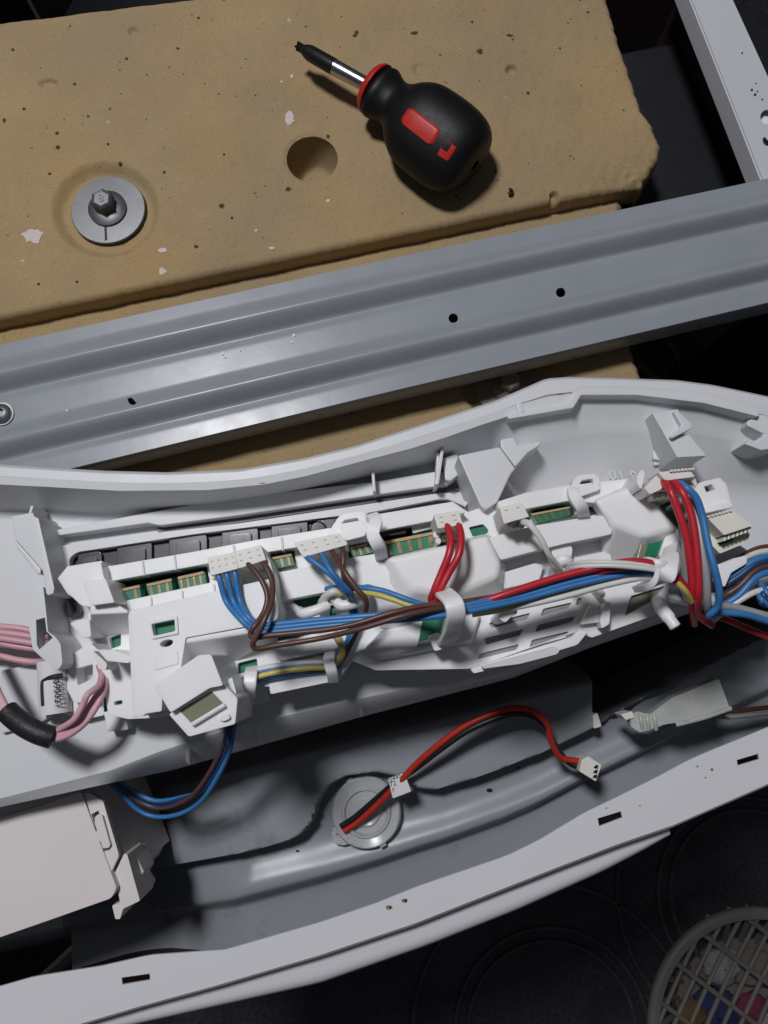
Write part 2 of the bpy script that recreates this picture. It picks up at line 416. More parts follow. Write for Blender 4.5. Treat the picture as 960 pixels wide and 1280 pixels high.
# ---- white front lip with slots and the curved front face
ZL = .800
FU = [(-90, 1262), (0, 1233), (42, 1221), (125, 1208), (187, 1194), (283, 1187), (317, 1177), (400, 1153), (470, 1129), (522, 1108), (633, 1070), (674, 1050), (732, 1015), (762, 1001), (820, 972), (861, 950), (884, 940), (960, 909), (1060, 868)]
FL = [(-90, 1336), (0, 1309), (104, 1279), (175, 1258), (267, 1233), (400, 1194), (517, 1155), (616, 1116), (700, 1083), (773, 1055), (843, 1031), (960, 980), (1060, 935)]
FB = [(-90, 1375), (0, 1330), (154, 1283), (400, 1228), (534, 1181), (645, 1137), (750, 1090), (800, 1064), (835, 1044)]
N = 90
us = [-90 + 1150 * i / N for i in range(N + 1)]
upE = [(u, pl(FU, u)) for u in us]; loE = [(u, pl(FL, u)) for u in us]
slots = [[(152, 1222), (187, 1217), (188, 1225), (153, 1231)], [(747, 1023), (776, 1014), (778, 1022), (749, 1033)], [(921, 950), (948, 942), (949, 949), (922, 957)]]
lip = MB().plate(upE + loE[::-1], ZL, ZL - .0012, slots).build('front_lip', ENA, cab, smooth=0)
# rolled outer edge of the lip, then front sheet down to the floor
rows = [[W(u, v, ZL) + Vector(d) for (u, v) in loE] for d in ((0, .0004, -.0014), (.0004, -.0012, -.0022), (.0004, -.0014, -.006), (0, .004, -.0075))]
o = MB().grid(rows).build('lip_roll', ENA, lip, smooth=60)
s2 = o.modifiers.new('t', 'SOLIDIFY'); s2.thickness = .0006
# lower bulge: crown of the front sheet
ub = [-90 + 925 * i / 60 for i in range(61)]
rows = []
for k in range(13):
    t = k / 12
    r = []
    for u in ub:
        a = W(u, pl(FL, u) - 6, ZL - .010); b = W(u, pl(FB, u), ZL - .016)
        if (b - a).y > 0: b = a + Vector((0, -.0005, -.006))
        p = a.lerp(b, min(1, t * 1.35) if t < .75 else 1)
        dz = 0.0 if t < .5 else -.012 * ((t - .5) / .5) ** 2.0
        p.z = ZL - .0105 - .002 * t + dz; r.append(p)
    rows.append(r)
rows.append([Vector((p.x, p.y + .002, .05)) for p in rows[-1]])
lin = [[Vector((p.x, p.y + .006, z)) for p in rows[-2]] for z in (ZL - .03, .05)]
MB().grid(rows).build('front_sheet', ENA, cab, smooth=50)
MB().grid(lin).build('front_slot_blind', INNER, cab, smooth=50)  # added dark sheet so the lip slots look black
# rust spots and dirt
for (u, v, rx, ry) in ((486, 1134, 5, 3), (506, 1126, 4, 3.4), (488, 1134, 1.6, 1.2), (507, 1126, 1.8, 1.6), (890, 962, 2, 1.5), (872, 958, 1.2, 1.4), (882, 972, 1, 1), (758, 1006 + 4, 1.2, .8), (800, 1007, 1, .8)):
    p = [(u + rx * (.7 + .5 * random.random()) * cos(a), v + ry * (.7 + .5 * random.random()) * sin(a)) for a in [k * pi / 5 for k in range(10)]]
    MB().plate(p, ZL + (.0002 if rx > 2 else .0004), ZL - .0005).build('rust_spot', (RUST if rx > 2 else BLK) if u < 600 else DSTEEL, lip, smooth=0)

# ---- grey inner front frame (pressed trough)
FG = [(60, 1118), (200, 1088), (300, 1070), (355, 1056), (375, 1047), (390, 1030), (398, 1005), (412, 984), (432, 973), (470, 968), (500, 974), (522, 988), (545, 990), (600, 974), (680, 944), (745, 912), (800, 880), (960, 800)]
ZA = .765
GM = [(60, 1120), (200, 1096), (400, 1052), (560, 1012), (680, 968), (760, 932), (860, 885), (960, 830)]
def zdrop(u): return .045 * smooth01((310 - u) / 180)
def fz(u, v):
    g = pl(FG, u); e = pl(FU, u)
    s = (v - g) / max(30, (e - g))
    z = ZA + .0010 * nz(u, v, .008) - zdrop(u)
    step = smooth01((v - g + 4) / 8)
    z -= .0165 * step
    gg = pl(GM, u); s = (v - gg) / max(30, (e - gg))
    # rolled bead and gentle drop towards the lip
    z += .0040 * math.exp(-((s - .44) / .22) ** 2)
    z -= .0085 * smooth01((s - .50) / .22)
    # edge at the right where the shelf breaks off into the cavity
    if v < g: z -= .12 * smooth01((u - 740) / 16) * smooth01((g - v) / 10)
    z -= .30 * smooth01((1002 - (u - 240) * .25 - 22 - v) / 110)
    return z
rows = []
for j in range(150):
    r = []
    for i in range(240):
        u = 66 + 954 * i / 239
        v0 = 1060 - (u - 40) * .36 - 120 - 10; v1 = pl(FU, u) + 22
        v = lerp(v0, v1, j / 149)
        p = W(u, v, ZA - zdrop(u)); p.z = fz(u, v); r.append(p)
    rows.append(r)
mf = MB().grid(rows)
frame = mf.build('front_frame', FRM, cab, smooth=60)
MB().plate(rnd_poly([(741, 894), (747, 891), (752, 908), (742, 911)], 2), ZA + .004, ZA - .006).build('locating_tab', CP, frame, bevel=.0006)
for (u, v, r) in ((612, 988, 4), (372, 1064, 2.5), (368, 1073, 2.5), (395, 1066, 3), (648, 960, 2)):
    MB().plate(circ(u, v, r, 10, r * .6), fz(u, v) + .0006, fz(u, v) - .002).build('dirt_speck', BLK, frame, smooth=0)

# back sheet of the cabinet, far behind the concrete
MB().box(Vector((-.02, .62, .42)), Vector((.32, 0, 0)), Vector((0, .001, 0)), Vector((0, 0, .39))).build('rear_sheet', INNER, cab, smooth=0)  # coloured dark so the gap behind the slab reads black
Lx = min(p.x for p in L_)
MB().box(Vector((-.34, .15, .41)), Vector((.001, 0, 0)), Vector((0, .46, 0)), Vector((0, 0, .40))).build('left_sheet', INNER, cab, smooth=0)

# ================================================================== tub
tub = thing('wash_tub', 'dark grey plastic wash tub under the tan concrete slab', 'tub', (-.05, .3, .3))
MB().plate(rnd_poly([(740, 75), (790, 62), (845, 52), (866, 57), (880, 88), (906, 150), (915, 200), (918, 330), (740, 330)], 14, 4), .762, .60).build('tub_shoulder', TUB, tub, bevel=.006, seg=3)
MB().plate([(-60, 1010), (200, 900), (560, 820), (980, 720), (1010, 880), (700, 1010), (400, 1110), (-60, 1210)], .66, .50).build('tub_front_blind', TUB, tub, bevel=.01, seg=3)  # dark plate added under the frame to keep the cavity black
prof = [(0, .05), (.0, .18), (.012, .205), (.03, .215), (.05, .218), (.30, .218), (.32, .21), (.34, .18), (.34, .05)]
MB().lathe(Vector((-.07, .50, .53)), Vector((0, -1, 0)), prof, 64).build('tub_shell', TUB, tub, smooth=50)
for d in (.15,):
    MB().lathe(Vector((-.07, .50 - d, .53)), Vector((0, -1, 0)), [(0, .21), (0, .222), (.004, .222), (.004, .21)], 64, cap=False).build('tub_rib', TUB, tub)

# ================================================================== concrete counterweight
ZC = .800
cw = thing('concrete_counterweight', 'tan speckled concrete counterweight slab with bolts and a round hole', 'counterweight', (W(300, 200, ZC).x, W(300, 200, ZC).y, ZC - .05))
right = [(0, 735, -62), (.2, 752, 0), (.39, 768, 55), (.56, 783, 100), (.70, 798, 140), (.86, 820, 180), (.93, 815, 198), (1, 799, 222)]
def edge(t):
    for (a, u0, v0), (b, u1, v1) in zip(right, right[1:]):
        if t <= b:
            k = (t - a) / (b - a); return (lerp(u0, u1, k), lerp(v0, v1, k))
    return right[-1][1:]
def ell(u, v, cu, cv, rx, ry): return math.hypot((u - cu) / rx, (v - cv) / ry)
PITS = [(60, 104, 13, 6, .0022), (640, 87, 8, 7, .003), (525, 86, 9, 8, .0012), (693, 244, 6, 5, .004), (325, 124, 27, 22, .0007), (166, 38, 6, 5, .002)]
def cz(u, v):
    z = ZC + .0005 * nz(u, v, .02) + .0003 * nz(u, v, .09, 3)
    d = ell(u, v, 132, 262, 68, 60); z -= .0046 * (1 - smooth01((d - .78) / .26))
    d = ell(u, v, 390, 198, 32, 28.5); z -= .0008 * (1 - smooth01((d - 1.0) / .15))
    for cu, cv, rx, ry, dp in PITS:
        d = ell(u, v, cu, cv, rx, ry)
        if d < 1.2: z -= dp * (1 - smooth01((d - .55) / .55))
    return z
rows = []
NT, NS = 230, 440
for j in range(NT + 14):
    t = min(1, j / NT); r = []
    a = (-85, lerp(41, 408, t)); b = edge(t)
    for i in range(NS + 12):
        s = min(1, i / NS)
        u, v = lerp(a[0], b[0], s), lerp(a[1], b[1], s)
        d = ell(u, v, 390, 198, 32, 28.5)
        if abs(d - 1) < .05: u, v = 390 + (u - 390) / d, 198 + (v - 198) / d
        p = W(u, v, ZC); p.z = cz(u, v)
        de = 0
        kx = max(0, i - NS) / 11; ky = max(0, j - NT) / 13
        rough = .0006 * nz(p.x, p.y, 420, 1) + .0005 * nz(p.x, p.y, 140, 2) + .0006 * nz(p.x, p.y, 40, 4)
        if kx > 0:
            p.x += .004 * sin(min(1, kx * 2) * pi / 2) + rough * (1.6 if t > .55 else 1); p.z -= .006 * (1 - cos(min(1, kx * 2) * pi / 2)) + .05 * max(0, kx - .5) * 2
        if ky > 0:
            p.y -= .0035 * sin(min(1, ky * 2) * pi / 2) + rough * .35 * (1 + 2 * s ** 8); p.z -= .004 * (1 - cos(min(1, ky * 2) * pi / 2)) + .011 * max(0, ky - .5) * 2
        ce = max(0, s - .93) * max(0, t - .8) * 70
        if ce > 0: p.z -= .0035 * min(1.0, ce) * (.5 + .9 * abs(nz(p.x, p.y, 160, 5)))
        r.append(p)
    rows.append(r)
mbs = MB().grid(rows)
hc = W(390, 198, ZC); hx = 32 / PX(ZC)
ring = [W(390 + 32 * cos(2 * pi * q / 64), 198 + 28.5 * sin(2 * pi * q / 64), ZC) for q in range(64)]
cx_ = (W(422, 198, ZC) - W(358, 198, ZC)).x / 2; cy_ = (W(390, 169.5, ZC) - W(390, 226.5, ZC)).y / 2; cm_ = (W(390, 169.5, ZC) + W(390, 226.5, ZC)) / 2
def ell_w(c): return math.hypot((c.x - cm_.x) / cx_, (c.y - cm_.y) / cy_)
mbs.f = [f for f in mbs.f if (mbs.v[f[0]] - hc).length > .03 or min(ell_w(mbs.v[i]) for i in f) > .97]
slab = mbs.build('slab', CONC, cw, smooth=60)
hrows = []
for q in range(9):
    t = q / 8
    if q == 0:
        for rr_, zz_ in ((1.10, -.0013), (1.02, -.0010)): hrows.append([Vector((lerp(cm_.x, r.x, rr_), lerp(cm_.y, r.y, rr_), ZC + zz_)) for r in ring])
        continue
    hrows.append([Vector((lerp(cm_.x, r.x, 1.015 - .30 * t * t), lerp(cm_.y, r.y, 1.015 - .30 * t * t), ZC + .0002 - .0008 - .019 * t)) for r in ring])
for t in (.62, .4, .02): hrows.append([Vector((lerp(cm_.x, r.x, t), lerp(cm_.y, r.y, t), ZC - .0205 - .002 * (1 - t))) for r in ring])
MB().grid(hrows, closed=True).build('hole_wall', CONC, slab, smooth=60)
# lower ledge of the casting, running on under the rail
ZK = .789
rows = []
for j in range(110):
    r = []
    for i in range(240):
        s, t = i / 239, j / 109
        ru = pl([(200, 800), (250, 796), (330, 790), (420, 790), (475, 812), (560, 830), (640, 840)], lerp(222, 640, t))
        u = lerp(-85, ru, s); vt = lerp(395, 222, s); v = lerp(vt, 640, t)
        p = W(u, v, ZK); p.z = ZK + .0006 * nz(u, v, .03) + .0115 * smooth01((v - (400 - .2 * u) - 40) / 30)
        d = ell(u, v, 634, 484, 62, 52); p.z -= .006 * (1 - smooth01((d - .85) / .2))
        if i > 232:
            k = (i - 232) / 7; p.x += .002 * nz(p.x, p.y, 200, 1); p.z -= .04 * k * k
        r.append(p)
    rows.append(r)
MB().grid(rows).build('lower_ledge', CONC, cw, smooth=60)
# pale chips and dark pits on the slab
def blob(u, v, rx, ry, n=11, k=.45): return [(u + rx * (1 - k + 2 * k * random.random()) * cos(a), v + ry * (1 - k + 2 * k * random.random()) * sin(a)) for a in [2 * pi * q / n for q in range(n)]]
for (u, v, rx, ry) in ((42, 294, 13, 9), (362, 148, 6, 8), (203, 313, 6, 3), (203, 339, 5, 4), (410, 251, 2.6, 2), (320, 288, 2, 1.5), (340, 310, 4, 1.6), (28, 326, 2, 1.4), (365, 95, 2, 2.4), (352, 102, 1.6, 1.4)):
    MB().plate(blob(u, v, rx, ry, 17, .3), cz(u, v) + .0003, cz(u, v) - .0008).build('pale_chip', CHIP, slab, smooth=0)
ptl = [(118, 215, 4, 2.4), (150, 204, 3, 2), (277, 257, 3, 3), (360, 236, 3.4, 3), (410, 170, 2.5, 2), (62, 217, 2, 1.6), (71, 166, 2.4, 2), (72, 184, 3, 2.4), (638, 241, 3, 2), (637, 44, 4, 1.6), (518, 41, 5, 2), (444, 44, 3, 2), (446, 40, 3, 2), (93, 105, 2, 1.6), (30, 136, 2, 1.6), (158, 73, 2, 1.6), (280, 193, 1.6, 1.4), (290, 272, 2, 1.6), (245, 308, 3, 2), (173, 346, 2, 2), (48, 355, 2, 1.6), (407, 303, 2.4, 2), (222, 60, 2, 1.4), (16, 62, 2, 1.8), (248, 22, 2, 1.6), (110, 145, 1.6, 1.4), (205, 215, 1.8, 1.5), (660, 116, 2, 1.6), (600, 64, 4, 3), (590, 27, 1.6, 1.4), (700, 60, 1.4, 1.2), (735, 15, 2, 1.2), (570, 246, 1.6, 1.6), (620, 214, 1.6, 1.4), (5, 150, 2, 3), (135, 180, 1.8, 1.5), (96, 352, 2, 1.6)]
for q in range(70): ptl.append((random.uniform(0, 780), random.uniform(12, 300), random.choice((.5, .6, .7, .8, 1.2)), random.uniform(.45, .9)))
for (u, v, rx, ry) in ptl:
    if v > 390 - .206 * u - 12 or (u < 480 and v < 31 - .124 * u + 5) or ell(u, v, 390, 198, 36, 32) < 1 or ell(u, v, 135, 263, 50, 45) < 1: continue
    MB().plate(blob(u, v, rx, ry, 9, .25), cz(u, v) + .0003, cz(u, v) - .002).build('dark_pore', PIT, slab, smooth=0)
MB().tube(sm([(637, 236, ZC + .001), (641, 239, ZC + .002), (639, 244, ZC + .001), (636, 243, ZC + .001)]), .0006, 6).build('wire_scrap', BLK, slab)

def bolt(u, v, z, k, sm_, wm, name):
    n = Vector((0, 0, 1))
    b = MB().lathe(W(u, v, z), n, [(0, .0165 * k), (.0016 * k, .0172 * k), (.0022 * k, .0168 * k), (.0023 * k, .009 * k)], 48).build('bolt_washer', wm, cw, smooth=35)
    o = W(u, v, z) + n * .0022 * k
    MB().lathe(o, n, [(0, .0088 * k), (.0012 * k, .0088 * k), (.0032 * k, .0052 * k)], 32).build('bolt_flange', sm_, b, smooth=35)
    MB().lathe(o + n * .003 * k, n, [(0, .0052 * k), (.0052 * k, .0052 * k), (.0060 * k, .0045 * k), (.0056 * k, .0036 * k)], 6).build('hex_head', sm_, b, smooth=20)
    text_mesh('8', .0055 * k, o + n * .0088 * k, Vector((1, .2, 0)), Vector((-.2, 1, 0)), wm, 'grade_mark', b)
    return b
b1 = bolt(137, 265, ZC - .0042, 1.12, STEEL, STEEL, 'bolt')
MB().plate([(130, 274), (133, 274), (134, 300), (131, 301)], ZC - .0016, ZC - .004).build('washer_slot', BLK, b1, smooth=0)
b2 = bolt(634, 484, ZK + .0055, .95, DSTEEL, DSTEEL, 'bolt')

# ================================================================== corrugated hose, wires along the side panel
hz = .755
hp = sm([(780, 470, hz - .03), (820, 440, hz), (856, 414, hz), (900, 385, hz - .02), (980, 340, hz - .08)], 40)
hr = [.013 + .0022 * sin(i * 1.15) for i in range(len(hp))]
hb = MB().tube(hp, hr, 20)
hose = hb.build('corrugated_hose', HOSE, loc=W(820, 440, hz - .04)); tag(hose, 'black corrugated rubber hose below the grey rail beside the concrete', 'hose')
cb = thing('side_cable', 'thin white cable clipped inside the white side panel', 'cable', W(925, 160, zs - .03))
wire(cb, [(862, 0, zs - .05), (890, 70, zs - .045), (905, 112, zs - .03), (914, 135, zs - .02), (924, 158, zs - .018), (934, 190, zs - .02), (943, 222, zs - .03)], .0011, WWHT)
wire(cb, [(866, 0, zs - .05), (893, 72, zs - .048), (907, 108, zs - .035), (916, 132, zs - .024), (927, 158, zs - .020), (937, 190, zs - .023), (946, 222, zs - .03)], .0011, WWHT)
MB().box(W(929, 165, zs - .016), Vector((.005, -.001, 0)), Vector((.0012, .0042, 0)), Vector((0, 0, .003))).build('cable_clip', WGRY, cb, bevel=.0006)

# ================================================================== screwdriver
zax = ZC + .0172
A, B = W(470, 112, zax), W(594, 207, zax)
ax = (B - A).normalized(); Lh = (B - A).length
sd_ = thing('stubby_screwdriver', 'stubby screwdriver with black rubber grip and red inlay lying on concrete', 'screwdriver', Vector((A.x, A.y, ZC)))
k = Lh / .057
def gp(d):
    pts = [(0, .0120), (.002, .0136), (.004, .0137), (.007, .0122), (.0105, .0116), (.014, .0136), (.019, .0182), (.026, .0215), (.037, .0224), (.045, .0220), (.051, .0202), (.0548, .0168), (.0565, .0115), (.057, .003)]
    return pts
P = [(d * k, r) for d, r in gp(0)]
PC = [(q[0], q[1]) for q in cr([(a, b) for a, b in P], 5)]
# rounded-triangular grip: lathe with lobes
side = ax.cross(Vector((0, 0, 1))).normalized(); upv = side.cross(ax)
def grip_pt(d, r, a, off=0.0):
    rr = (r + off) * (1 + .05 * cos(3 * a + .5) * smooth01((d / k - .012) / .015))
    return A + ax * d + (side * cos(a) + upv * sin(a) * .82) * rr
rows = [[grip_pt(d, max(.0005, r), 2 * pi * q / 48) for q in range(48)] for d, r in PC]
MB().grid(rows, closed=True).build('grip', RUB, sd_, smooth=70)
def patch(d0, d1, a0, a1, off, m, name, par, rc=.35):
    n = 14; out = []
    for i in range(n + 1):
        r = []
        t = i / n; d = lerp(d0, d1, t) * k
        e = abs(t * 2 - 1); hw = 1.0 if e < 1 - rc else math.sqrt(max(0, 1 - ((e - 1 + rc) / rc) ** 2))
        rad = pl(PC, d)
        for j in range(9):
            a = lerp(a0, a1, .5 + (j / 8 - .5) * max(.03, hw))
            ed = .0004 if (j in (0, 8) or i in (0, n)) else 0
            r.append(grip_pt(d, rad, a, off - (off + .0015) * (1 if ed else 0)))
        out.append(r)
    return MB().grid(out).build(name, m, par, smooth=60)
patch(.0225, .0425, radians(46), radians(75), .0007, REDP, 'red_inlay', sd_)
h_ = patch(.0450, .0510, radians(42), radians(70), .0006, REDP, 'hang_hole_frame', sd_, .25)
patch(.0453, .0485, radians(54), radians(68), .0011, BLK, 'hang_hole', h_, .25)
MB().lathe(A - ax * .0022, ax, [(-.0012, .0075), (-.0006, .0114), (.0010, .0127), (.0026, .0128)], 40).build('collar', REDP, sd_)
C0, C1, C2 = W(470, 112, zax), W(418, 84, zax), W(371, 57, zax - .001)
MB().lathe(C1, (C0 - C1), [(0, .0039), ((C0 - C1).length + .001, .0033)], 24).build('shaft', CHR, sd_)
tp = (C1 - C2).length
o = MB().lathe(C2, (C1 - C2), [(0, .0005), (.0008, .0011), (.003, .0018), (.006, .0032), (.0085, .0039), (tp, .0040)], 24).build('tip', TIP, sd_)
for a in range(4):
    d = (C1 - C2).normalized(); s_ = d.cross(Vector((0, 0, 1))).normalized(); u_ = s_.cross(d)
    r = s_ * cos(a * pi / 2 + .6) + u_ * sin(a * pi / 2 + .6)
    MB().box(C2 + d * .003 + r * .0013, d * .003, r * .0009, d.cross(r) * .00035).build('flute', TIP, o)
# ================================================================== control panel shell (lying face down, inside showing)
ZF, ZM = .832, .858
RA = [(-80, 575), (0, 584), (60, 588), (130, 592), (210, 594), (300, 590), (380, 576), (447, 560), (480, 549), (530, 533), (570, 520), (620, 504), (659, 487), (684, 476), (712, 474), (762, 475), (847, 478), (893, 484), (960, 498), (1040, 520)]
RI = [(-80, 600), (0, 605), (60, 608), (150, 613), (260, 612), (330, 605), (380, 595), (467, 572), (514, 560), (560, 545), (600, 531), (634, 520), (714, 507), (723, 490), (797, 490), (882, 499), (951, 517), (1040, 545)]
RF = [(-80, 640), (60, 638), (150, 643), (260, 634), (380, 614), (467, 596), (540, 580), (600, 566), (660, 556), (740, 540), (860, 540), (951, 556), (1040, 580)]
E1 = [(-80, 1024), (0, 1001), (138, 966), (200, 942), (250, 926), (300, 910), (400, 888), (460, 874), (640, 836), (740, 798), (850, 760), (960, 728), (1040, 700)]
E2 = [(-80, 1029), (0, 1006), (138, 976), (215, 960), (300, 936), (460, 891), (640, 845), (740, 806), (850, 768), (960, 735), (1040, 708)]
cp = thing('control_panel_shell', 'white plastic control panel shell lying face down, ribbed inside showing', 'control panel', W(480, 720, ZF - .002))
def zfl(u, v):
    a = pl(RF, u) + 3
    return ZF + .015 * smooth01((u - 590) / 70) * max(0, min(1, (616 - v) / max(20, 616 - a)))
us = sorted(set([-80 + 1120 * i / 140 for i in range(141)] + [714, 723]))
rows = []
def rowz(curve, z, dv=0, dz=None): return [W(u, pl(curve, u) + dv, z if not callable(z) else z(u)) for u in us]
a0 = rowz(RA, ZM)
rows.append([Vector((p.x, p.y + .0015, ZF - .002)) for p in a0])
rows.append([Vector((p.x, p.y + .0006, ZM - .0015)) for p in a0])
rows.append([Vector((p.x, p.y - .0006, ZM)) for p in a0])
rows.append([W(u, lerp(pl(RA, u), pl(RI, u), .45), ZM + .0002) for u in us])
rows.append([W(u, lerp(pl(RA, u), pl(RI, u), .50), ZM - .0012) for u in us])
rows.append([W(u, lerp(pl(RA, u), pl(RI, u), .58), ZM - .0012) for u in us])
rows.append([W(u, lerp(pl(RA, u), pl(RI, u), .62), ZM + .0002) for u in us])
rows.append(rowz(RI, ZM - .0002, -1)); rows.append(rowz(RI, ZM - .0016, .5))
for t in (.25, .5, .75):
    rows.append([W(u, pl(RI, u), ZM - .0016).lerp(W(u, pl(RF, u), zfl(u, 0)), t) for u in us])
rows.append([W(u, pl(RF, u) - 2, zfl(u, 0) + .0012) for u in us]); rows.append([W(u, pl(RF, u) + 3, zfl(u, 0)) for u in us])
for t in (.03, .06, .09, .12, .15, .18, .2, .23, .26, .3, .4, .5, .6, .7, .8, .9): rows.append([W(u, lerp(pl(RF, u) + 3, pl(E1, u) - 4, t), zfl(u, lerp(pl(RF, u) + 3, pl(E1, u) - 4, t))) for u in us])
rows.append(rowz(E1, ZF, -4)); rows.append(rowz(E1, ZF - .0012, 0))
rows.append(rowz(E2, lambda u: ZF - .003 - .018 * smooth01((u - 120) / 80), 0))
rows.append([p + Vector((0, .002, -.004)) for p in rows[-1]])
shell = MB().grid(rows).build('shell', WP, cp, smooth=42)
s2 = shell.modifiers.new('t', 'SOLIDIFY'); s2.thickness = .0018; s2.offset = 0
def cpart(name, poly, zt, zb=ZF - .0005, m=WP, bev=.0006, holes=(), par=None, r=0):
    return MB().plate(rnd_poly(poly, r) if r else poly, zt, zb, holes).build(name, m, par or cp, bevel=bev)
# pocket and stepped ridge at the right of the rim
cpart('rim_ridge', [(634, 518), (712, 504), (722, 487), (797, 488), (882, 497), (951, 515), (948, 521), (880, 504), (797, 494), (727, 494), (717, 510), (636, 524)], ZM + .003, ZM - .004)
cpart('pocket_wall', [(645, 506), (652, 500), (656, 514), (648, 517)], ZM + .002, ZM - .003)
# ledge strip above the key window
LT = [(60, 664), (160, 645), (260, 627), (360, 614), (460, 603), (540, 590), (560, 588)]
LB = [(62, 671), (185, 654), (200, 657), (300, 644), (460, 620), (560, 606), (566, 600)]
cpart('upper_ledge', LT + LB[::-1], ZF + .008)
# dark slot strip, window frame and its return
cpart('dark_slot_strip', [(196, 660), (300, 646), (460, 622), (560, 607), (570, 606), (574, 612), (560, 613), (460, 629), (300, 653), (198, 666)], ZF + .003, m=GAP, bev=0)
fo = [(67, 688), (75, 682), (196, 666), (300, 654), (460, 630), (545, 617), (562, 616), (585, 628), (582, 633), (560, 624), (548, 624), (460, 641), (450, 650), (432, 664), (360, 700), (140, 745), (90, 742), (72, 730)]
fh = rnd_poly([(86, 698), (96, 690), (240, 668), (430, 644), (440, 652), (420, 672), (340, 700), (140, 738), (90, 728)], 5)
wf = cpart('window_frame', fo, ZF + .0062, holes=[fh], bev=.0005)
cpart('dark_slot_strip', [(446, 651), (470, 643), (550, 626), (562, 626), (584, 632), (578, 637), (560, 633), (470, 655), (452, 662)], ZF + .0026, m=GAP, bev=0)
cpart('window_backing', [(80, 690), (440, 640), (445, 660), (350, 705), (140, 742), (82, 735)], ZF + .0018, m=BLK, bev=0)
for (u, v, wd) in ((112, 703, 30), (130, 700, 0), (168, 692, 44), (235, 683, 48), (300, 674, 46), (362, 666, 46), (410, 656, 28)):
    if not wd: continue
    h = wd / 2; t = -.14
    q = [(u - h, v - 12 - t * -h), (u + h, v - 12 + t * h), (u + h, v + 16 + t * h), (u - h, v + 16 - t * h)]
    kx = cpart('push_key', rnd_poly(q, 5), ZF + .0042, ZF + .0006, m=DKG, bev=.0012)
    q2 = [(u - h * .62, v - 7 + t * -h * .6), (u + h * .62, v - 7 + t * h * .6), (u + h * .62, v + 12 + t * h * .6), (u - h * .62, v + 12 - t * h * .6)]
    cpart('key_dome', rnd_poly(q2, 4), ZF + .0056, ZF + .004, m=KEYC, bev=.0012, par=kx)
cpart('dark_sensor_cap', circ(398, 662, 11, 18), ZF + .0065, ZF, m=BLK, bev=.001)
# moulding lines on the shell floor
for a, b in (((95, 650), (128, 646)), ((128, 646), (126, 634)), ((78, 642), (98, 633)), ((728, 570), (770, 516)), ((770, 516), (795, 516)), ((795, 516), (806, 508)), ((736, 579), (815, 574)), ((600, 566), (606, 560))):
    MB().tube(W3([(*a, ZF + .0004), (*b, ZF + .0004)]), .0006, 6).build('moulding_line', WP, cp)
# thin ribs against the inner wall
for (u0, v0, u1, v1) in ((466, 588, 467, 614), (548, 565, 545, 603), (40, 632, 36, 642)):
    cpart('rib', [(u0 - 2, v0), (u0 + 2, v0), (u1 + 3, v1), (u1 - 1, v1 + 1)], ZF + .016, bev=.0004)
cpart('rib', [(552, 556), (556, 556), (549, 605), (543, 606)], ZF + .018, bev=.0005)
# left upright bracket
lb = cpart('bracket', [(13, 645), (41, 640), (43, 646), (48, 647), (68, 735), (67, 742), (60, 745), (57, 742), (53, 714), (19, 675)], ZF + .024, bev=.0008)
cpart('bracket_flange', [(17, 676), (21, 677), (51, 711), (51, 717), (46, 718), (22, 686)], ZF + .017, bev=.0008, par=lb)
cpart('bracket_foot', [(60, 742), (68, 738), (66, 762), (60, 764)], ZF + .014, bev=.0006, par=lb)
# left cable guide with window
cg = cpart('cable_guide', rnd_poly([(32, 742), (38, 736), (54, 733), (58, 768), (60, 790), (70, 797), (76, 806), (78, 830), (72, 838), (52, 822), (41, 812), (37, 790)], 3), ZF + .022, bev=.0012,
           holes=[[(45, 775), (56, 772), (58, 789), (66, 797), (49, 812), (46, 806)]])
cpart('guide_wedge', [(50, 812), (67, 798), (79, 808), (78, 830), (58, 826)], ZF + .020, bev=.001, par=cg)
cpart('guide_floor', [(44, 774), (58, 772), (66, 797), (50, 812)], ZF + .004, m=DSTEEL, bev=0, par=cg)
cpart('shell_pad', [(0, 838), (48, 828), (84, 832), (84, 880), (50, 905), (0, 918)], ZF + .004, bev=.001)
# middle bracket
mbk = cpart('bracket', [(572, 569), (625, 558), (645, 586), (639, 592), (622, 628), (607, 638), (600, 632)], ZF + .030, bev=.0009)
cpart('bracket_wing', [(625, 549), (642, 546), (648, 556), (652, 555), (677, 550), (675, 557), (660, 566), (644, 584), (626, 560)], ZF + .026, bev=.0008, par=mbk)
cpart('bracket_foot', [(600, 632), (607, 638), (620, 630), (626, 642), (606, 648), (596, 640)], ZF + .016, bev=.0008, par=mbk)
cpart('bracket_gusset', [(553, 572), (572, 566), (578, 590), (563, 602), (556, 600)], ZF + .012, bev=.001, par=mbk)
# right bracket
rb = cpart('bracket', [(815, 516), (848, 511), (851, 520), (857, 528), (866, 529), (866, 532), (843, 546), (862, 543), (884, 570), (847, 572)], ZF + .028, bev=.0008)
cpart('bracket_wing', [(842, 514), (846, 512), (866, 530), (864, 536), (840, 548), (838, 545), (852, 532)], ZF + .031, bev=.0006, par=rb)
cpart('bracket_web', [(815, 517), (819, 517), (846, 570), (842, 580), (817, 574)], ZF + .012, bev=.0006, par=rb)
cpart('bracket_foot', [(817, 568), (823, 566), (830, 580), (818, 582)], ZF + .010, bev=.0006, par=rb)
# right-hand hook
rh = cpart('hook', [(953, 516), (962, 516), (975, 560), (952, 563), (930, 555), (938, 548), (944, 551), (956, 543), (934, 532), (934, 526)], ZF + .026, bev=.0009)
cpart('hook_web', [(930, 553), (952, 562), (962, 580), (950, 598), (938, 594)], ZF + .004, bev=.0006, par=rh)
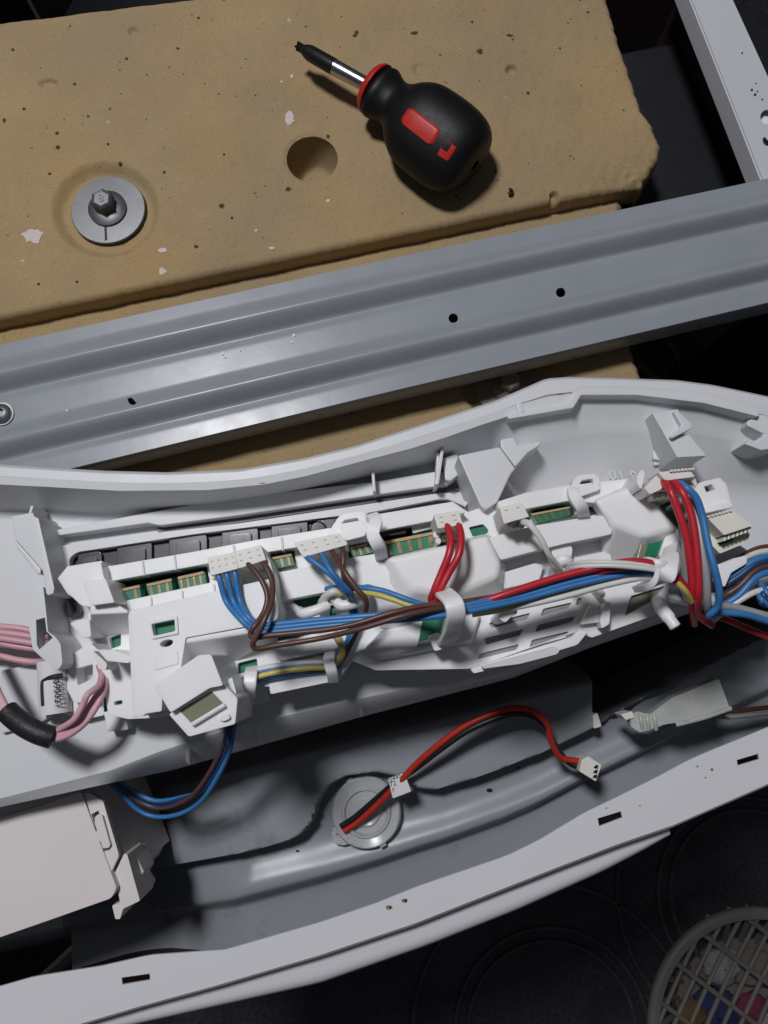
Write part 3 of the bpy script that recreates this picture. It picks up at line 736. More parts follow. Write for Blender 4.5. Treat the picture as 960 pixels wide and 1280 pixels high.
# mould date in raised figures (upside down from here)
text_mesh('8 10 .', .0068, W(773, 592, zfl(773, 592) + .0012), Vector((-1, -.16, 0)), Vector((.16, -1, 0)), WP, 'mould_date', cp, .0005)
# strengthening ribs on the outer lower edge
for u in (236, 322, 452, 600):
    v0, v1 = pl(E1, u), pl(E2, u)
    p0, p1 = W(u, v0, ZF - .001), W(u, v1, ZF - .012)
    MB().box((p0 + p1) / 2, Vector((.0009, 0, 0)), (p1 - p0) * .5, Vector((0, .001, .0022))).build('edge_rib', WP, cp, bevel=.0003)
# a few scuffs of dirt on the rim
for (u, v, rx, ry) in ((424, 572, 7, 1.2), (410, 577, 5, 1), (506, 556, 2, 1.5), (500, 559, 1.6, 1), (512, 551, 1.4, 1), (852, 482, 2.5, 1), (862, 484, 1.6, 1), (893, 492, 2, .8), (700, 492, 5, .8), (328, 604, 4, .7), (640, 512, 2, .6)):
    MB().plate(blob(u, v, rx, ry, 9, .3), ZM + .0006, ZM - .0014).build('scuff', DSTEEL if rx < 4 else RUST, shell, smooth=0)

# ================================================================== circuit board housing
ZB, ZT = .857, .877
hs = thing('circuit_board_housing', 'milky white circuit board housing clipped into the control panel shell', 'housing', W(480, 740, ZF))
outl = [(84, 742), (72, 723), (84, 708), (127, 701), (129, 709), (240, 690), (325, 674), (412, 660), (430, 664), (462, 656), (470, 643), (566, 627), (585, 640), (622, 627), (657, 616), (714, 606), (788, 598), (800, 606), (812, 624), (848, 662), (850, 700), (846, 745), (838, 762), (740, 797), (720, 790), (600, 832), (585, 836), (470, 838), (440, 826), (425, 848), (300, 862), (250, 880), (200, 897), (160, 899), (135, 893), (130, 860), (124, 812), (112, 800), (110, 760)]
H = dict(
 s1=[(135, 728), (258, 704), (262, 728), (143, 754)], s2=[(337, 690), (367, 684), (370, 704), (342, 712)], s3=[(434, 679), (456, 673), (468, 690), (437, 699)],
 s4=[(471, 665), (509, 657), (545, 652), (546, 682), (482, 697)], s5=[(586, 659), (604, 655), (611, 663), (609, 667), (591, 671)],
 s6=[(662, 635), (709, 626), (719, 641), (672, 654)], s7=[(729, 634), (746, 630), (753, 635), (749, 642), (733, 646)],
 w4=[(366, 749), (402, 738), (414, 738), (412, 752), (367, 762)], w4b=[(440, 730), (456, 728), (456, 742), (440, 744)], w5=[(297, 829), (321, 823), (322, 835), (297, 843)], w6=[(346, 794), (408, 780), (410, 789), (347, 801)],
 w6b=[(412, 757), (420, 755), (420, 774), (412, 774)], w6c=[(400, 818), (406, 816), (407, 822), (401, 823)],
 w9=[(136, 797), (151, 792), (151, 807), (139, 811)], w10=[(142, 877), (153, 875), (153, 880), (143, 882)],
 l1=[(611, 779), (663, 766), (660, 774), (615, 785)], l2=[(679, 761), (715, 753), (711, 760), (676, 770)], l3=[(605, 798), (655, 786), (650, 794), (608, 806)],
 l4=[(672, 781), (719, 770), (716, 777), (669, 790)], l5=[(600, 817), (649, 805), (646, 812), (597, 824)], l6=[(665, 800), (711, 789), (707, 797), (662, 809)],
 l7=[(722, 748), (728, 747), (725, 755), (720, 757)], w11=[(789, 745), (832, 732), (818, 750), (781, 770)],
 w1=[(189, 780), (218, 774), (219, 789), (192, 795)], w2=circ(208, 804, 8.5, 16, 4.5, -.25), w8=[(806, 671), (832, 664), (822, 690), (798, 697)], w7=[(530, 777), (554, 772), (546, 800), (524, 806)])
for key in list(H):
    if key not in ('w2',): H[key] = rnd_poly(H[key], 2, 2)
under = {'w8', 'w7'}
base = MB().plate(outl, ZB, ZF + .0015, [H[q] for q in H if q not in under]).build('base_tray', MP, hs, bevel=.0005)
# the green board under the openings
board = MB().plate([(128, 740), (250, 715), (440, 684), (560, 664), (700, 640), (850, 612), (900, 606), (905, 620), (850, 640), (835, 740), (735, 742), (600, 768), (560, 822), (440, 818), (300, 856), (130, 890)], ZB - .003, ZB - .0046).build('circuit_board', PCB, hs, smooth=0)
def hp_(name, poly, zt, zb=ZB - .0005, m=MP, bev=.0011, holes=(), r=2.5, par=None):
    return MB().plate(rnd_poly(poly, r) if r else poly, zt, zb, holes).build(name, m, par or hs, bevel=bev, seg=3)
def hl(name, top, zt, bot, zb=ZB - .0005, m=MP, bev=.0016, par=None):
    return MB().loft(top, zt, bot, zb).build(name, m, par or hs, bevel=bev, seg=3)
# ridge strips behind the edge contacts
hp_('ridge', [(129, 709), (240, 690), (325, 674), (412, 660), (420, 676), (335, 690), (240, 708), (135, 727)], ZB + .007)
for u in (176, 216, 290, 350): hp_('ridge_rib', [(u, pl([(129, 709), (412, 660)], u)), (u + 3, pl([(129, 709), (412, 660)], u)), (u + 5, pl([(135, 727), (420, 676)], u)), (u + 2, pl([(135, 727), (420, 676)], u))], ZB + .0078, r=0, bev=.0004)
hp_('ridge', [(466, 644), (566, 627), (583, 640), (540, 651), (472, 664)], ZB + .007)
hp_('ridge', [(622, 627), (657, 616), (714, 606), (788, 598), (800, 606), (748, 629), (710, 626), (663, 635), (624, 642)], ZB + .008)
# left clip block
lc = hp_('clip_block', [(73, 723), (84, 709), (126, 702), (130, 722), (137, 742), (142, 757), (113, 759), (101, 757), (84, 740)], ZT - .006, r=4)
hp_('clip_tab', [(104, 727), (132, 723), (143, 753), (113, 757)], ZT + .001, par=lc)
hl('clip_face', [(113, 757), (144, 754), (160, 764), (160, 766), (113, 768)], ZT - .003, [(113, 757), (143, 754), (163, 762), (161, 792), (113, 799)], par=lc)
hp_('clip_wedge', [(87, 779), (104, 774), (112, 775), (114, 796), (104, 798)], ZT - .006, ZF + .001, par=lc)
hp_('clip_tongue', [(113, 803), (122, 812), (142, 812), (168, 822), (160, 829), (134, 826)], ZT - .004, par=lc)
hp_('clip_foot', [(125, 885), (158, 893), (160, 912), (134, 915), (131, 896)], ZF + .008, ZF, par=lc)
MB().plate([(82, 748), (95, 750), (100, 763), (98, 769), (83, 772)], ZF + .005, ZF + .001).build('grey_insert', DKG, lc, bevel=.0008)
# side frame with square eye to the left of the board
hp_('side_frame', [(84, 822), (118, 800), (128, 812), (128, 876), (120, 880), (92, 878), (84, 862)], ZF + .010, ZF, holes=[rnd_poly([(95, 836), (116, 830), (116, 848), (97, 857)], 2, 2)])
hp_('side_skirt', [(54, 884), (118, 866), (128, 876), (130, 894), (104, 900)], ZF + .006, ZF)
# block 1 (left): upper face with windows, soft lower slope and the long leg
hp_('cover_block', [(161, 764), (250, 743), (340, 723), (347, 744), (338, 772), (320, 781), (232, 797), (226, 835), (204, 852), (202, 889), (182, 892), (178, 896), (167, 896)], ZT, holes=[H['w1'], H['w2']], bev=.0018)
hl('cover_slope', [(226, 797), (320, 781), (336, 772), (346, 764), (346, 770), (322, 790), (230, 804)], ZT - .0010, [(224, 797), (320, 780), (340, 770), (350, 770), (345, 800), (296, 826), (226, 836)], ZB, bev=.001)
hp_('cover_lip', [(143, 754), (240, 733), (340, 713), (345, 724), (250, 744), (163, 764), (150, 766)], ZB + .0065)
for u in (186, 225, 265, 300): hp_('lip_rib', [(u, pl([(143, 755), (340, 714)], u)), (u + 3, pl([(143, 755), (340, 714)], u)), (u + 4, pl([(143, 766), (340, 726)], u)), (u + 1, pl([(143, 766), (340, 726)], u))], ZB + .0075, r=0, bev=.0004)
hp_('leg_rail', [(204, 834), (226, 826), (228, 850), (206, 856)], ZT - .008)
hp_('leg_rail', [(160, 768), (166, 766), (180, 895), (166, 897)], ZT - .003)
hp_('label_recess', [(193, 820), (222, 813), (223, 830), (193, 838)], ZT + .0004, bev=.0003)
MB().plate([(186, 778), (221, 771), (222, 792), (190, 798)], ZT - .0035, ZB).build('board_window', PCB, hs, smooth=0)
MB().plate(rnd_poly([(186, 776), (221, 769), (223, 792), (190, 799)], 2), ZT + .0008, ZB, [H['w1']]).build('window_rim', MP, hs, bevel=.0003)
# connector flap that curves round the brown wires
hp_('side_flap', [(330, 690), (337, 700), (344, 724), (346, 752), (350, 760), (348, 772), (338, 780), (332, 772), (338, 748), (336, 720), (328, 704)], ZT + .003, r=4, bev=.0014)
# lower-left lens box
lx = hp_('lens_box', [(193, 857), (248, 819), (264, 818), (279, 857), (262, 860), (213, 891)], ZT + .0145, ZB - .002, r=3, bev=.0018)
wl = rnd_poly([(224, 888), (264, 864), (281, 881), (240, 905)], 2, 2)
hp_('lens_face', [(211, 893), (262, 858), (279, 855), (297, 873), (294, 905), (236, 921)], ZT + .011, ZB - .002, holes=[wl], r=3, bev=.0014, par=lx)
MB().plate([(220, 888), (264, 860), (284, 881), (240, 909)], ZT + .0107, ZB).build('display_lens', OLV, lx, bevel=0, smooth=0)
MB().tube(W3([(240, 906, ZT + .0125), (281, 881, ZT + .0125)]), .0008, 8).build('lens_sill', MP, lx)
hp_('lens_cheek', [(282, 852), (290, 846), (297, 872), (292, 880)], ZT + .006, par=lx, bev=.0006)
hp_('lens_cheek', [(278, 892), (286, 892), (288, 898), (280, 902), (273, 900)], ZT + .0125, ZT + .008, par=lx, bev=.0008)
# block 2 (lower middle plate with hooks)
hp_('mid_plate', [(345, 716), (440, 697), (470, 692), (500, 724), (498, 742), (460, 730), (366, 748), (350, 752)], ZB + .010, bev=.0016)
hp_('mid_shelf', [(346, 802), (410, 792), (428, 800), (420, 812), (352, 826), (340, 818)], ZB + .004, bev=.002)
hp_('mid_plate', [(412, 737), (440, 731), (446, 744), (420, 754), (413, 752)], ZB + .003, bev=.001)
# two sausage-shaped cable hooks
MB().tube(sm([(374, 764, ZB + .006), (381, 767, ZB + .013), (400, 761, ZB + .014), (410, 757, ZB + .013)], 5), .0020, 10).build('cable_hook', MP, hs)
MB().tube(sm([(421, 752, ZB + .013), (428, 757, ZB + .014), (445, 753, ZB + .014), (456, 744, ZB + .012), (457, 738, ZB + .002)], 5), .0021, 10).build('cable_hook', MP, hs)
MB().tube(sm([(366, 758, ZB + .004), (378, 766, ZB + .012), (384, 766, ZB + .013)], 5), .0014, 8).build('cable_hook_stem', MP, hs)
# fingers over the lower loom
for (u0, v0, u1, v1, wd) in ((313, 841, 311, 872, 8), (411, 819, 417, 852, 7)):
    p = sm([(u0 + 2, v0 - 6, ZB - .002), (u0 + 1, v0, ZB + .0065), (u0, v0 + 8, ZB + .0085), (lerp(u0, u1, .6), lerp(v0, v1, .6), ZB + .008), (u1, v1, ZB + .001)], 5)
    MB().strap(p, wd / PX(ZB), .0009, side=Vector((1, .1, 0))).build('cable_finger', MP, hs, bevel=.0007)
hp_('loom_shelf', [(300, 846), (332, 838), (336, 876), (318, 882), (304, 880)], ZF + .006, ZF - .0005, bev=.0006)
hp_('loom_shelf', [(333, 836), (430, 812), (436, 826), (425, 850), (338, 868)], ZB + .0006, bev=.0006)
# block 3 (centre)
hl('cover_block', [(484, 698), (548, 684), (610, 670), (626, 706), (623, 722), (572, 741), (516, 738), (500, 720)], ZB + .0155,
   [(468, 700), (548, 681), (613, 666), (634, 708), (630, 742), (590, 780), (470, 790), (466, 740)], ZB, bev=.0020)
hl('cover_front', [(478, 788), (530, 776), (596, 764), (600, 770), (590, 800), (536, 812), (474, 824), (455, 812)], ZB + .0045,
   [(470, 786), (530, 772), (598, 758), (606, 766), (588, 826), (538, 822), (476, 837), (442, 822)], ZF + .004, bev=.0016)
MB().plate([(528, 776), (556, 770), (547, 802), (522, 808)], ZB + .0052, ZB - .002).build('board_window', PCB, hs, bevel=.0002)
MB().plate([(523, 802), (547, 797), (546, 803), (521, 809)], ZB + .0056, ZB - .002).build('window_edge', WGRY, hs, bevel=.0002)
hp_('front_fin', [(519, 837), (546, 815), (552, 816), (550, 832), (524, 841)], ZF + .012, ZF, bev=.0006)
hp_('front_fin', [(578, 832), (592, 822), (600, 826), (604, 834), (584, 840)], ZF + .012, ZF, bev=.0008)
# big strap hook over the loom
st = sm([(550, 738, ZT - .004), (556, 742, ZT + .010), (566, 752, ZT + .019), (570, 766, ZT + .019), (568, 780, ZT + .014), (562, 796, ZT + .004), (554, 806, ZB + .004)], 6)
so = MB().strap(st, .0034, .0011, side=Vector((1, .22, 0))).build('loom_strap', MP, hs, bevel=.0009)
hp_('strap_foot', [(536, 795), (548, 790), (560, 806), (552, 812), (543, 814)], ZB + .012, ZB, par=so, bev=.0008)
# lattice at lower right: upper rim and the bright tab
hp_('lattice_rim', [(588, 836), (650, 816), (716, 796), (724, 786), (735, 790), (722, 806), (650, 828), (592, 842)], ZB + .003, ZF, bev=.0008)
MB().plate([(594, 790), (612, 774), (740, 744), (722, 795), (590, 830)], ZB - .0014, ZB - .003).build('lattice_shade_plate', WGRY, hs, smooth=0)  # added plate, its grey stands in for the shaded shell floor
hp_('bright_tab', [(603, 833), (650, 820), (694, 808), (700, 814), (696, 818), (650, 830), (604, 836)], ZB + .008, ZB, m=WP, bev=.0005)
hp_('peg', [(621, 772), (628, 762), (645, 758), (648, 766), (638, 772), (632, 779)], ZT + .002, bev=.001, r=4)
hp_('peg', [(744, 738), (750, 734), (758, 742), (754, 748)], ZB + .008, bev=.001)
hp_('triangle_gusset', [(725, 781), (738, 757), (746, 758), (752, 774), (748, 778)], ZB + .004, bev=.0008)
hp_('triangle_gusset', [(757, 753), (764, 752), (762, 780), (752, 786), (750, 776)], ZB + .007, bev=.0008)
# block 4 (right middle): ledge, pockets, boss
hp_('pocket_ledge', [(611, 672), (668, 657), (735, 646), (752, 644), (768, 656), (764, 668), (704, 680), (664, 690), (626, 700)], ZB + .013, bev=.0024)
hp_('pocket_wall', [(690, 676), (706, 668), (716, 686), (714, 700), (700, 708), (690, 700)], ZB + .010, bev=.003)
hp_('pocket_floor', [(714, 698), (762, 688), (766, 704), (720, 716)], ZB + .004, bev=.0008)
hp_('pocket_floor', [(628, 716), (668, 704), (680, 706), (674, 726), (630, 736)], ZB + .005, bev=.0012)
MB().tube(sm([(692, 722, ZB), (695, 710, ZB + .012), (703, 700, ZB + .016), (711, 704, ZB + .014), (712, 716, ZB + .006), (708, 726, ZB)], 6), .0022, 10).build('cable_hook', MP, hs)
hp_('pocket_insert', [(688, 722), (698, 708), (702, 712), (696, 724)], ZB + .002, m=OLV, bev=.0003)
# block 5 (right)
hl('cover_block', [(742, 625), (800, 604), (814, 626), (847, 662), (832, 664), (806, 671), (768, 656), (754, 642)], ZB + .0150,
   [(736, 628), (800, 598), (818, 624), (852, 668), (836, 684), (798, 704), (750, 704), (748, 648)], ZB, bev=.002)
MB().plate([(808, 673), (834, 666), (826, 692), (799, 700)], ZB + .0095, ZB).build('board_window', PCB, hs, bevel=.0003)
MB().plate([(803, 674), (813, 671), (806, 696), (796, 700)], ZB + .0100, ZB).build('window_edge', OLV, hs, bevel=.0003)
hp_('block_horn', [(796, 596), (802, 586), (807, 590), (802, 612), (797, 606)], ZT + .006, bev=.0008)
hp_('window_cheek', [(834, 664), (848, 662), (850, 700), (832, 706), (824, 694)], ZB + .011, bev=.001)
MB().tube(sm([(806, 704, ZT - .004), (812, 703, ZT + .010), (822, 706, ZT + .015), (832, 708, ZT + .012)], 6), .0022, 10, flat=.7).build('cable_hook', MP, hs)
hk = sm([(842, 680, ZB + .006), (838, 694, ZT + .006), (836, 708, ZT + .014), (828, 722, ZT + .015), (816, 730, ZT + .010), (802, 732, ZB + .012)], 6)
MB().strap(hk, [.0028] * 8 + [.0036] * 40, .0012, side=Vector((1, .5, 0))).build('cable_hook', MP, hs, bevel=.0009)
MB().tube(sm([(822, 752, ZB), (828, 762, ZB + .010), (838, 775, ZB + .014), (845, 785, ZB + .015)], 5), [.0026] * 10 + [.0022] * 5 + [.0012], 12).build('guide_pin', MP, hs)
MB().plate([(785, 746), (832, 731), (820, 752), (780, 772)], ZB - .002, ZF + .004).build('lower_window_pane', OLV, hs, bevel=.0002)
# loops on top of the ridge
def loop(pts, r, name): MB().strap(sm(pts, 4), r * .9, r * .8).build(name, MP, hs, bevel=.0006)
hp_('ridge_loop', [(409, 668), (423, 646), (430, 642), (452, 639), (459, 644), (465, 660), (462, 674), (436, 680)], ZB + .010, holes=[rnd_poly([(425, 657), (430, 650), (447, 647), (450, 654)], 1.5, 2)], r=3, bev=.0008)
MB().strap(sm([(464, 646, ZT - .002), (470, 652, ZT + .001), (466, 668, ZT + .002), (474, 684, ZT), (478, 700, ZB + .006)], 5), .0024, .0014, side=Vector((1, .1, 0))).build('ridge_brace', MP, hs, bevel=.0008)
hp_('loop_web', [(424, 655), (452, 650), (460, 660), (456, 670), (432, 676)], ZT - .006)
hp_('ridge_loop', [(710, 618), (717, 600), (723, 594), (744, 592), (749, 598), (750, 612), (722, 622)], ZB + .011, holes=[rnd_poly([(724, 605), (728, 600), (741, 598), (742, 605)], 1.5, 2)], r=2.5, bev=.0007)
MB().strap(sm([(716, 612, ZT - .002), (718, 622, ZT), (728, 636, ZT - .002), (730, 650, ZB + .006)], 5), .0022, .0014, side=Vector((1, .1, 0))).build('ridge_brace', MP, hs, bevel=.0008)
# edge contacts of the board in the slots
def contacts(quad, n, par=board, green=None):
    a, b, c, d = [Vector(q) for q in quad]                  # a-b upper edge, d-c lower edge
    z = ZB + .0052
    t = MB().plate([tuple(a), tuple(b), tuple(c), tuple(d)], z, ZF + .003).build('contact_tongue', PCB, board, smooth=0)
    MB().plate([tuple(a), tuple(b), tuple(b.lerp(c, .2)), tuple(a.lerp(d, .2))], z + .0006, z - .002).build('tongue_edge', PCBE, t, smooth=0)
    for i in range(n):
        s0, s1 = (i + .25) / n, (i + .58) / n
        if green == i: continue
        q = [a.lerp(b, s0).lerp(d.lerp(c, s0), .24), a.lerp(b, s1).lerp(d.lerp(c, s1), .24), a.lerp(b, s1).lerp(d.lerp(c, s1), .97), a.lerp(b, s0).lerp(d.lerp(c, s0), .97)]
        MB().plate([tuple(x) for x in q], z + .0003, z - .001).build('contact_pad', GOLD, t, smooth=0)
contacts([(142, 738), (174, 731), (177, 748), (146, 755)], 3, green=1)
contacts([(183, 730), (214, 723), (216, 740), (187, 747)], 3)
contacts([(222, 721), (254, 714), (257, 731), (225, 738)], 4)
contacts([(338, 697), (364, 692), (368, 706), (342, 712)], 3, green=0)
contacts([(438, 684), (458, 679), (467, 690), (440, 698)], 3)
contacts([(478, 677), (544, 664), (546, 682), (484, 696)], 5)
contacts([(664, 642), (712, 633), (718, 643), (672, 654)], 5)
MB().plate([(472, 662), (508, 655), (508, 667), (472, 673)], ZB + .003, ZF + .003).build('black_component', BLK, board, bevel=.0004)
hp_('white_component', [(514, 657), (540, 651), (542, 660), (516, 667)], ZB + .002, ZF + .003, m=PAPER, par=board, bev=.001)
MB().plate([(586, 662), (609, 657), (611, 664), (609, 668), (592, 672)], ZB - .0006, ZF + .003).build('contact_tongue', PCB, board, smooth=0)
MB().plate([(731, 638), (748, 633), (752, 636), (750, 641), (734, 645)], ZB - .0006, ZF + .003).build('contact_tongue', PCB, board, smooth=0)
for (u, v) in ((145, 733), (150, 731), (208, 718), (214, 717), (232, 712), (240, 710), (350, 690), (356, 688)):
    MB().lathe(W(u, v, ZF + .003), Vector((0, 0, 1)), [(0, .0016), (.006, .0016), (.007, .001)], 10).build('solder_joint', STEEL, board)
# right-hand socket tower
tw = hp_('socket_tower', [(868, 612), (874, 603), (900, 597), (908, 605), (914, 628), (916, 634), (876, 642), (866, 636)], ZB + .012, ZF, holes=[[(880, 608), (890, 605), (894, 612), (883, 615)]], bev=.001)
MB().plate([(878, 608), (892, 604), (896, 613), (882, 616)], ZB + .007, ZF + .002).build('tower_board', PCB, tw, smooth=0)
hp_('tower_shelf', [(866, 636), (914, 627), (917, 634), (868, 644)], ZB + .0145, par=tw, bev=.0006)
hp_('tower_body', [(870, 645), (886, 640), (906, 668), (938, 690), (936, 702), (918, 734), (906, 738), (886, 730), (878, 700)], ZB + .003, ZF, par=tw, bev=.0014)
hp_('tower_hump', [(896, 706), (916, 698), (934, 694), (934, 704), (914, 716), (906, 734), (894, 726)], ZB + .010, par=tw, bev=.0016)
hp_('tower_base', [(806, 622), (850, 630), (872, 650), (884, 742), (848, 744), (846, 662), (818, 634)], ZB - .004, ZF, par=tw, bev=.001)
# ================================================================== plugs and looms
def plug(parent, quad, z, h, m=CP, n=0, name='plug', teeth=True, slots=2):
    """quad: a b = far edge, c d = near edge of the top face"""
    a, b, c, d = [Vector(q) for q in quad]
    o = MB().plate(rnd_poly([tuple(x) for x in (a, b, c, d)], 1.5, 2), z, z - h).build(name, m, parent, bevel=.0006)
    g = lambda s, t: tuple(a.lerp(b, s).lerp(d.lerp(c, s), t))
    for i in range(n):
        for t0 in ((.22, .28), (.56, .62))[:slots]:
            s0, s1 = (i + .36) / n, (i + .64) / n
            MB().plate([g(s0, t0[0]), g(s1, t0[0]), g(s1, t0[1]), g(s0, t0[1])], z + .0002, z - .001).build('plug_mark', MARK, o, smooth=0)
        if teeth:
            s0, s1 = (i + .12) / n, (i + .55) / n
            MB().plate([g(s0, .98), g(s1, .98), g(s1, 1.22), g(s0, 1.22)], z - h * .45, z - h).build('plug_tooth', m, o, bevel=.0003)
    return o
ZP = ZT + .006
zl = ZT + .009
# loom backbone: wires lie on the housing, then run right under the strap
def bundle(off, du=0, zo=0):
    return [(338 + du, 785 + off, zl + zo - .002), (400, 779 + off * .9, zl + zo), (470, 773 + off * .8, zl + zo + .002), (540, 767 + off * .8, zl + zo + .003), (600, 757 + off * .8, zl + zo + .002), (660, 743 + off * .9, zl + zo), (720, 726 + off, zl + zo), (780, 713 + off, zl + zo + .001), (812, 712 + off, zl + zo + .002)]
def tail(off, du, z): return [(836, 719 + off, z + .001), (854 + du * .5, 736 + off * .6, z - .003), (866 + du * .5, 756, z - .012), (872, 764, z - .032)]
RB = .0011
b = thing('blue_wire_loom', 'three blue wires on a white two-row plug above the lens box', 'wire loom', W(290, 720, ZB))
plug(b, [(259, 697), (294, 690), (298, 711), (263, 720)], ZP, .018, n=4)
for i, (u, v) in enumerate(((271, 716), (281, 714), (291, 712))):
    wire(b, [(u, v - 3, ZP - .004), (u + 3, v + 6, ZP - .002), (u + 12 - i * 1.5, 752 - i, ZT + .003), (302 + i * 5 - i * 1.2, 775 - 2.5 * i, ZT + .006), (318 + i * 3, 788 - 4 * i, ZT + .006)] + bundle(5 - 5 * i, 4 * i) + tail(-i * 4, i * 2, zl - .002), RB, WBLUE)
b = thing('brown_wire_loom', 'two brown wires looping down from a white plug beside blue wires', 'wire loom', W(315, 712, ZB))
plug(b, [(293, 689), (326, 681), (333, 700), (298, 711)], ZP, .018, n=3)
wire(b, [(307, 703, ZP - .003), (312, 707, ZP), (326, 724, ZT + .008), (334, 745, ZT + .009), (330, 765, ZT + .010), (318, 783, ZT + .012), (313, 792, ZT + .011), (318, 797, ZT + .012), (340, 794, zl + .002), (400, 788, zl + .0035), (440, 781, zl + .005), (490, 766, zl + .006), (530, 757, zl + .005), (560, 755, zl + .004), (610, 747, zl), (660, 737, zl - .003), (720, 722, zl - .004), (800, 712, zl - .004)], .0010, WBRN)
wire(b, [(325, 700, ZP - .003), (331, 706, ZP), (340, 728, ZT + .008), (340, 750, ZT + .011), (332, 772, ZT + .014), (320, 796, ZT + .014), (316, 806, ZT + .013), (322, 811, ZT + .012), (345, 807, ZT + .011), (400, 798, zl + .002), (450, 786, zl + .006), (500, 771, zl + .008), (540, 762, zl + .006), (570, 758, zl + .003), (640, 745, zl - .003), (740, 720, zl - .004)], .0010, WBRN)
b = thing('four_wire_loom', 'two blue and two brown wires on a wide white plug', 'wire loom', W(400, 690, ZB))
plug(b, [(367, 678), (425, 666), (435, 681), (379, 697)], ZP, .018, n=4)
wire(b, [(381, 692, ZP - .003), (388, 699, ZP), (408, 714, ZT + .007), (424, 730, ZT + .006), (434, 743, ZT + .002), (438, 756, ZB + .008), (440, 772, ZB + .008), (436, 795, ZB + .006), (428, 818, ZB + .003), (418, 836, ZB + .002), (370, 842, ZB + .003), (325, 850, ZB + .003), (304, 858, ZB + .002)], RB * .9, WBLUE)
wire(b, [(398, 689, ZP - .003), (404, 696, ZP), (414, 714, ZT + .009), (428, 730, ZT + .007), (440, 744, ZT + .002), (443, 757, ZB + .008), (446, 772, ZB + .008), (440, 796, ZB + .006), (432, 816, ZB + .004)], RB * .9, WBLUE)
wire(b, [(413, 686, ZP - .003), (418, 694, ZP), (430, 714, ZT + .011), (446, 736, ZT + .012), (457, 749, ZT + .011), (457, 764, ZT + .006), (450, 782, ZT), (440, 802, ZB + .010), (428, 824, ZB + .004), (410, 836, ZB + .004), (360, 838, ZB + .005)], RB * .9, WBRN)
wire(b, [(427, 684, ZP - .003), (429, 692, ZP), (429, 712, ZT + .007), (431, 724, ZT + .006), (440, 734, ZT + .003)], RB * .9, WBRN)
b = thing('red_wire_loom', 'two thick red wires curving from a small white plug over the centre block', 'wire loom', W(560, 655, ZB))
pg = plug(b, [(542, 643), (574, 638), (579, 656), (547, 661)], ZP + .002, .022, n=2)
for (u, v, r) in ((546, 668, 5), (556, 672, 4), (572, 670, 4), (566, 664, 4), (548, 676, 4)):
    MB().plate(circ(u, v, r, 12), ZP - .010, ZB - .001).build('plug_lug', CP, pg, bevel=.0006)
for i, pts in enumerate(([(556, 653), (563, 668), (562, 690), (552, 716), (543, 738), (540, 752)], [(571, 652), (576, 668), (574, 692), (561, 716), (549, 740), (546, 754)])):
    z = [ZP + .000, ZP + .003, ZT + .011, ZT + .010, ZT + .009, ZT + .006]
    q = [(u, v, k) for (u, v), k in zip(pts, z)] + [(560, 761, zl + .002), (600, 753, zl + .001), (634, 742 + i * 7, zl + .002 - i * .003), (690, 724 + i * 7, zl + .002 - i * .003), (740, 711 + i * 6, zl + .003 - i * .003), (790, 702 + i * 5, zl + .006), (826, 708 + i * 5, zl + .005), (848, 724 + 5 * i, zl + .001), (862, 742, zl - .004), (870, 760, zl - .016), (874, 766, zl - .034)]
    wire(b, q, .0014, WRED)
b = thing('white_wire_loom', 'two white wires from a cream plug with bare metal contacts', 'wire loom', W(642, 645, ZB))
pg = plug(b, [(624, 634), (652, 628), (662, 646), (630, 655)], ZP, .018, n=2, slots=1, teeth=False)
for (u, v) in ((640, 650), (646, 648), (652, 651), (638, 655), (648, 655), (655, 646)):
    MB().lathe(W(u, v, ZP - .004), Vector((.2, -.4, 1)), [(0, .0014), (.003, .0014), (.004, .0008)], 8).build('plug_contact', STEEL, pg)
for i in range(2):
    wire(b, [(653, 652 + i * 2, ZP - .001), (662, 654 + i * 3, ZP + .002), (676, 672 + i * 3, ZT + .008), (686, 692 + i * 2, ZT + .006), (697, 706 + i, ZT + .001), (706, 713, ZT - .002), (722, 709 - 5 * i, zl + .001), (760, 707 - 4 * i, zl + .006), (800, 710 - 4 * i, zl + .007), (824, 714 - 2 * i, zl + .006), (850, 724, zl)], .0009, WWHT)
b = thing('yellow_white_loom', 'yellow, white and blue wires threading the housing hooks under the blue loom', 'wire loom', W(420, 800, ZB))
wire(b, [(400, 764, ZB + .004), (403, 752, ZB + .011), (412, 742, ZB + .016), (424, 739, ZB + .016), (440, 739, ZB + .014)], .0016, WWHT)
wire(b, [(404, 764, ZB + .004), (408, 752, ZB + .010), (418, 744, ZB + .014), (440, 740, ZT), (465, 742, ZT + .004), (490, 749, ZT + .006), (515, 758, ZT + .007), (545, 766, zl - .001), (600, 762, zl - .001), (660, 754, zl - .004), (720, 738, zl - .003), (780, 722, zl - .002), (815, 717, zl), (840, 724, zl + .002), (856, 738, zl + .001), (864, 752, zl - .004)], RB, WYEL)
wire(b, [(408, 736, ZB + .011), (430, 734, ZT - .002), (455, 735, ZT + .003), (480, 739, ZT + .005), (505, 748, ZT + .007), (530, 756, ZT + .007), (560, 762, zl - .001)], RB, WBLUE)
wire(b, [(590, 768, zl - .006), (640, 760, zl - .004), (700, 747, zl - .002), (760, 731, zl - .001), (810, 721, zl + .001), (836, 724, zl + .001), (852, 734, zl - .001), (860, 750, zl - .006)], .0011, WWHT)
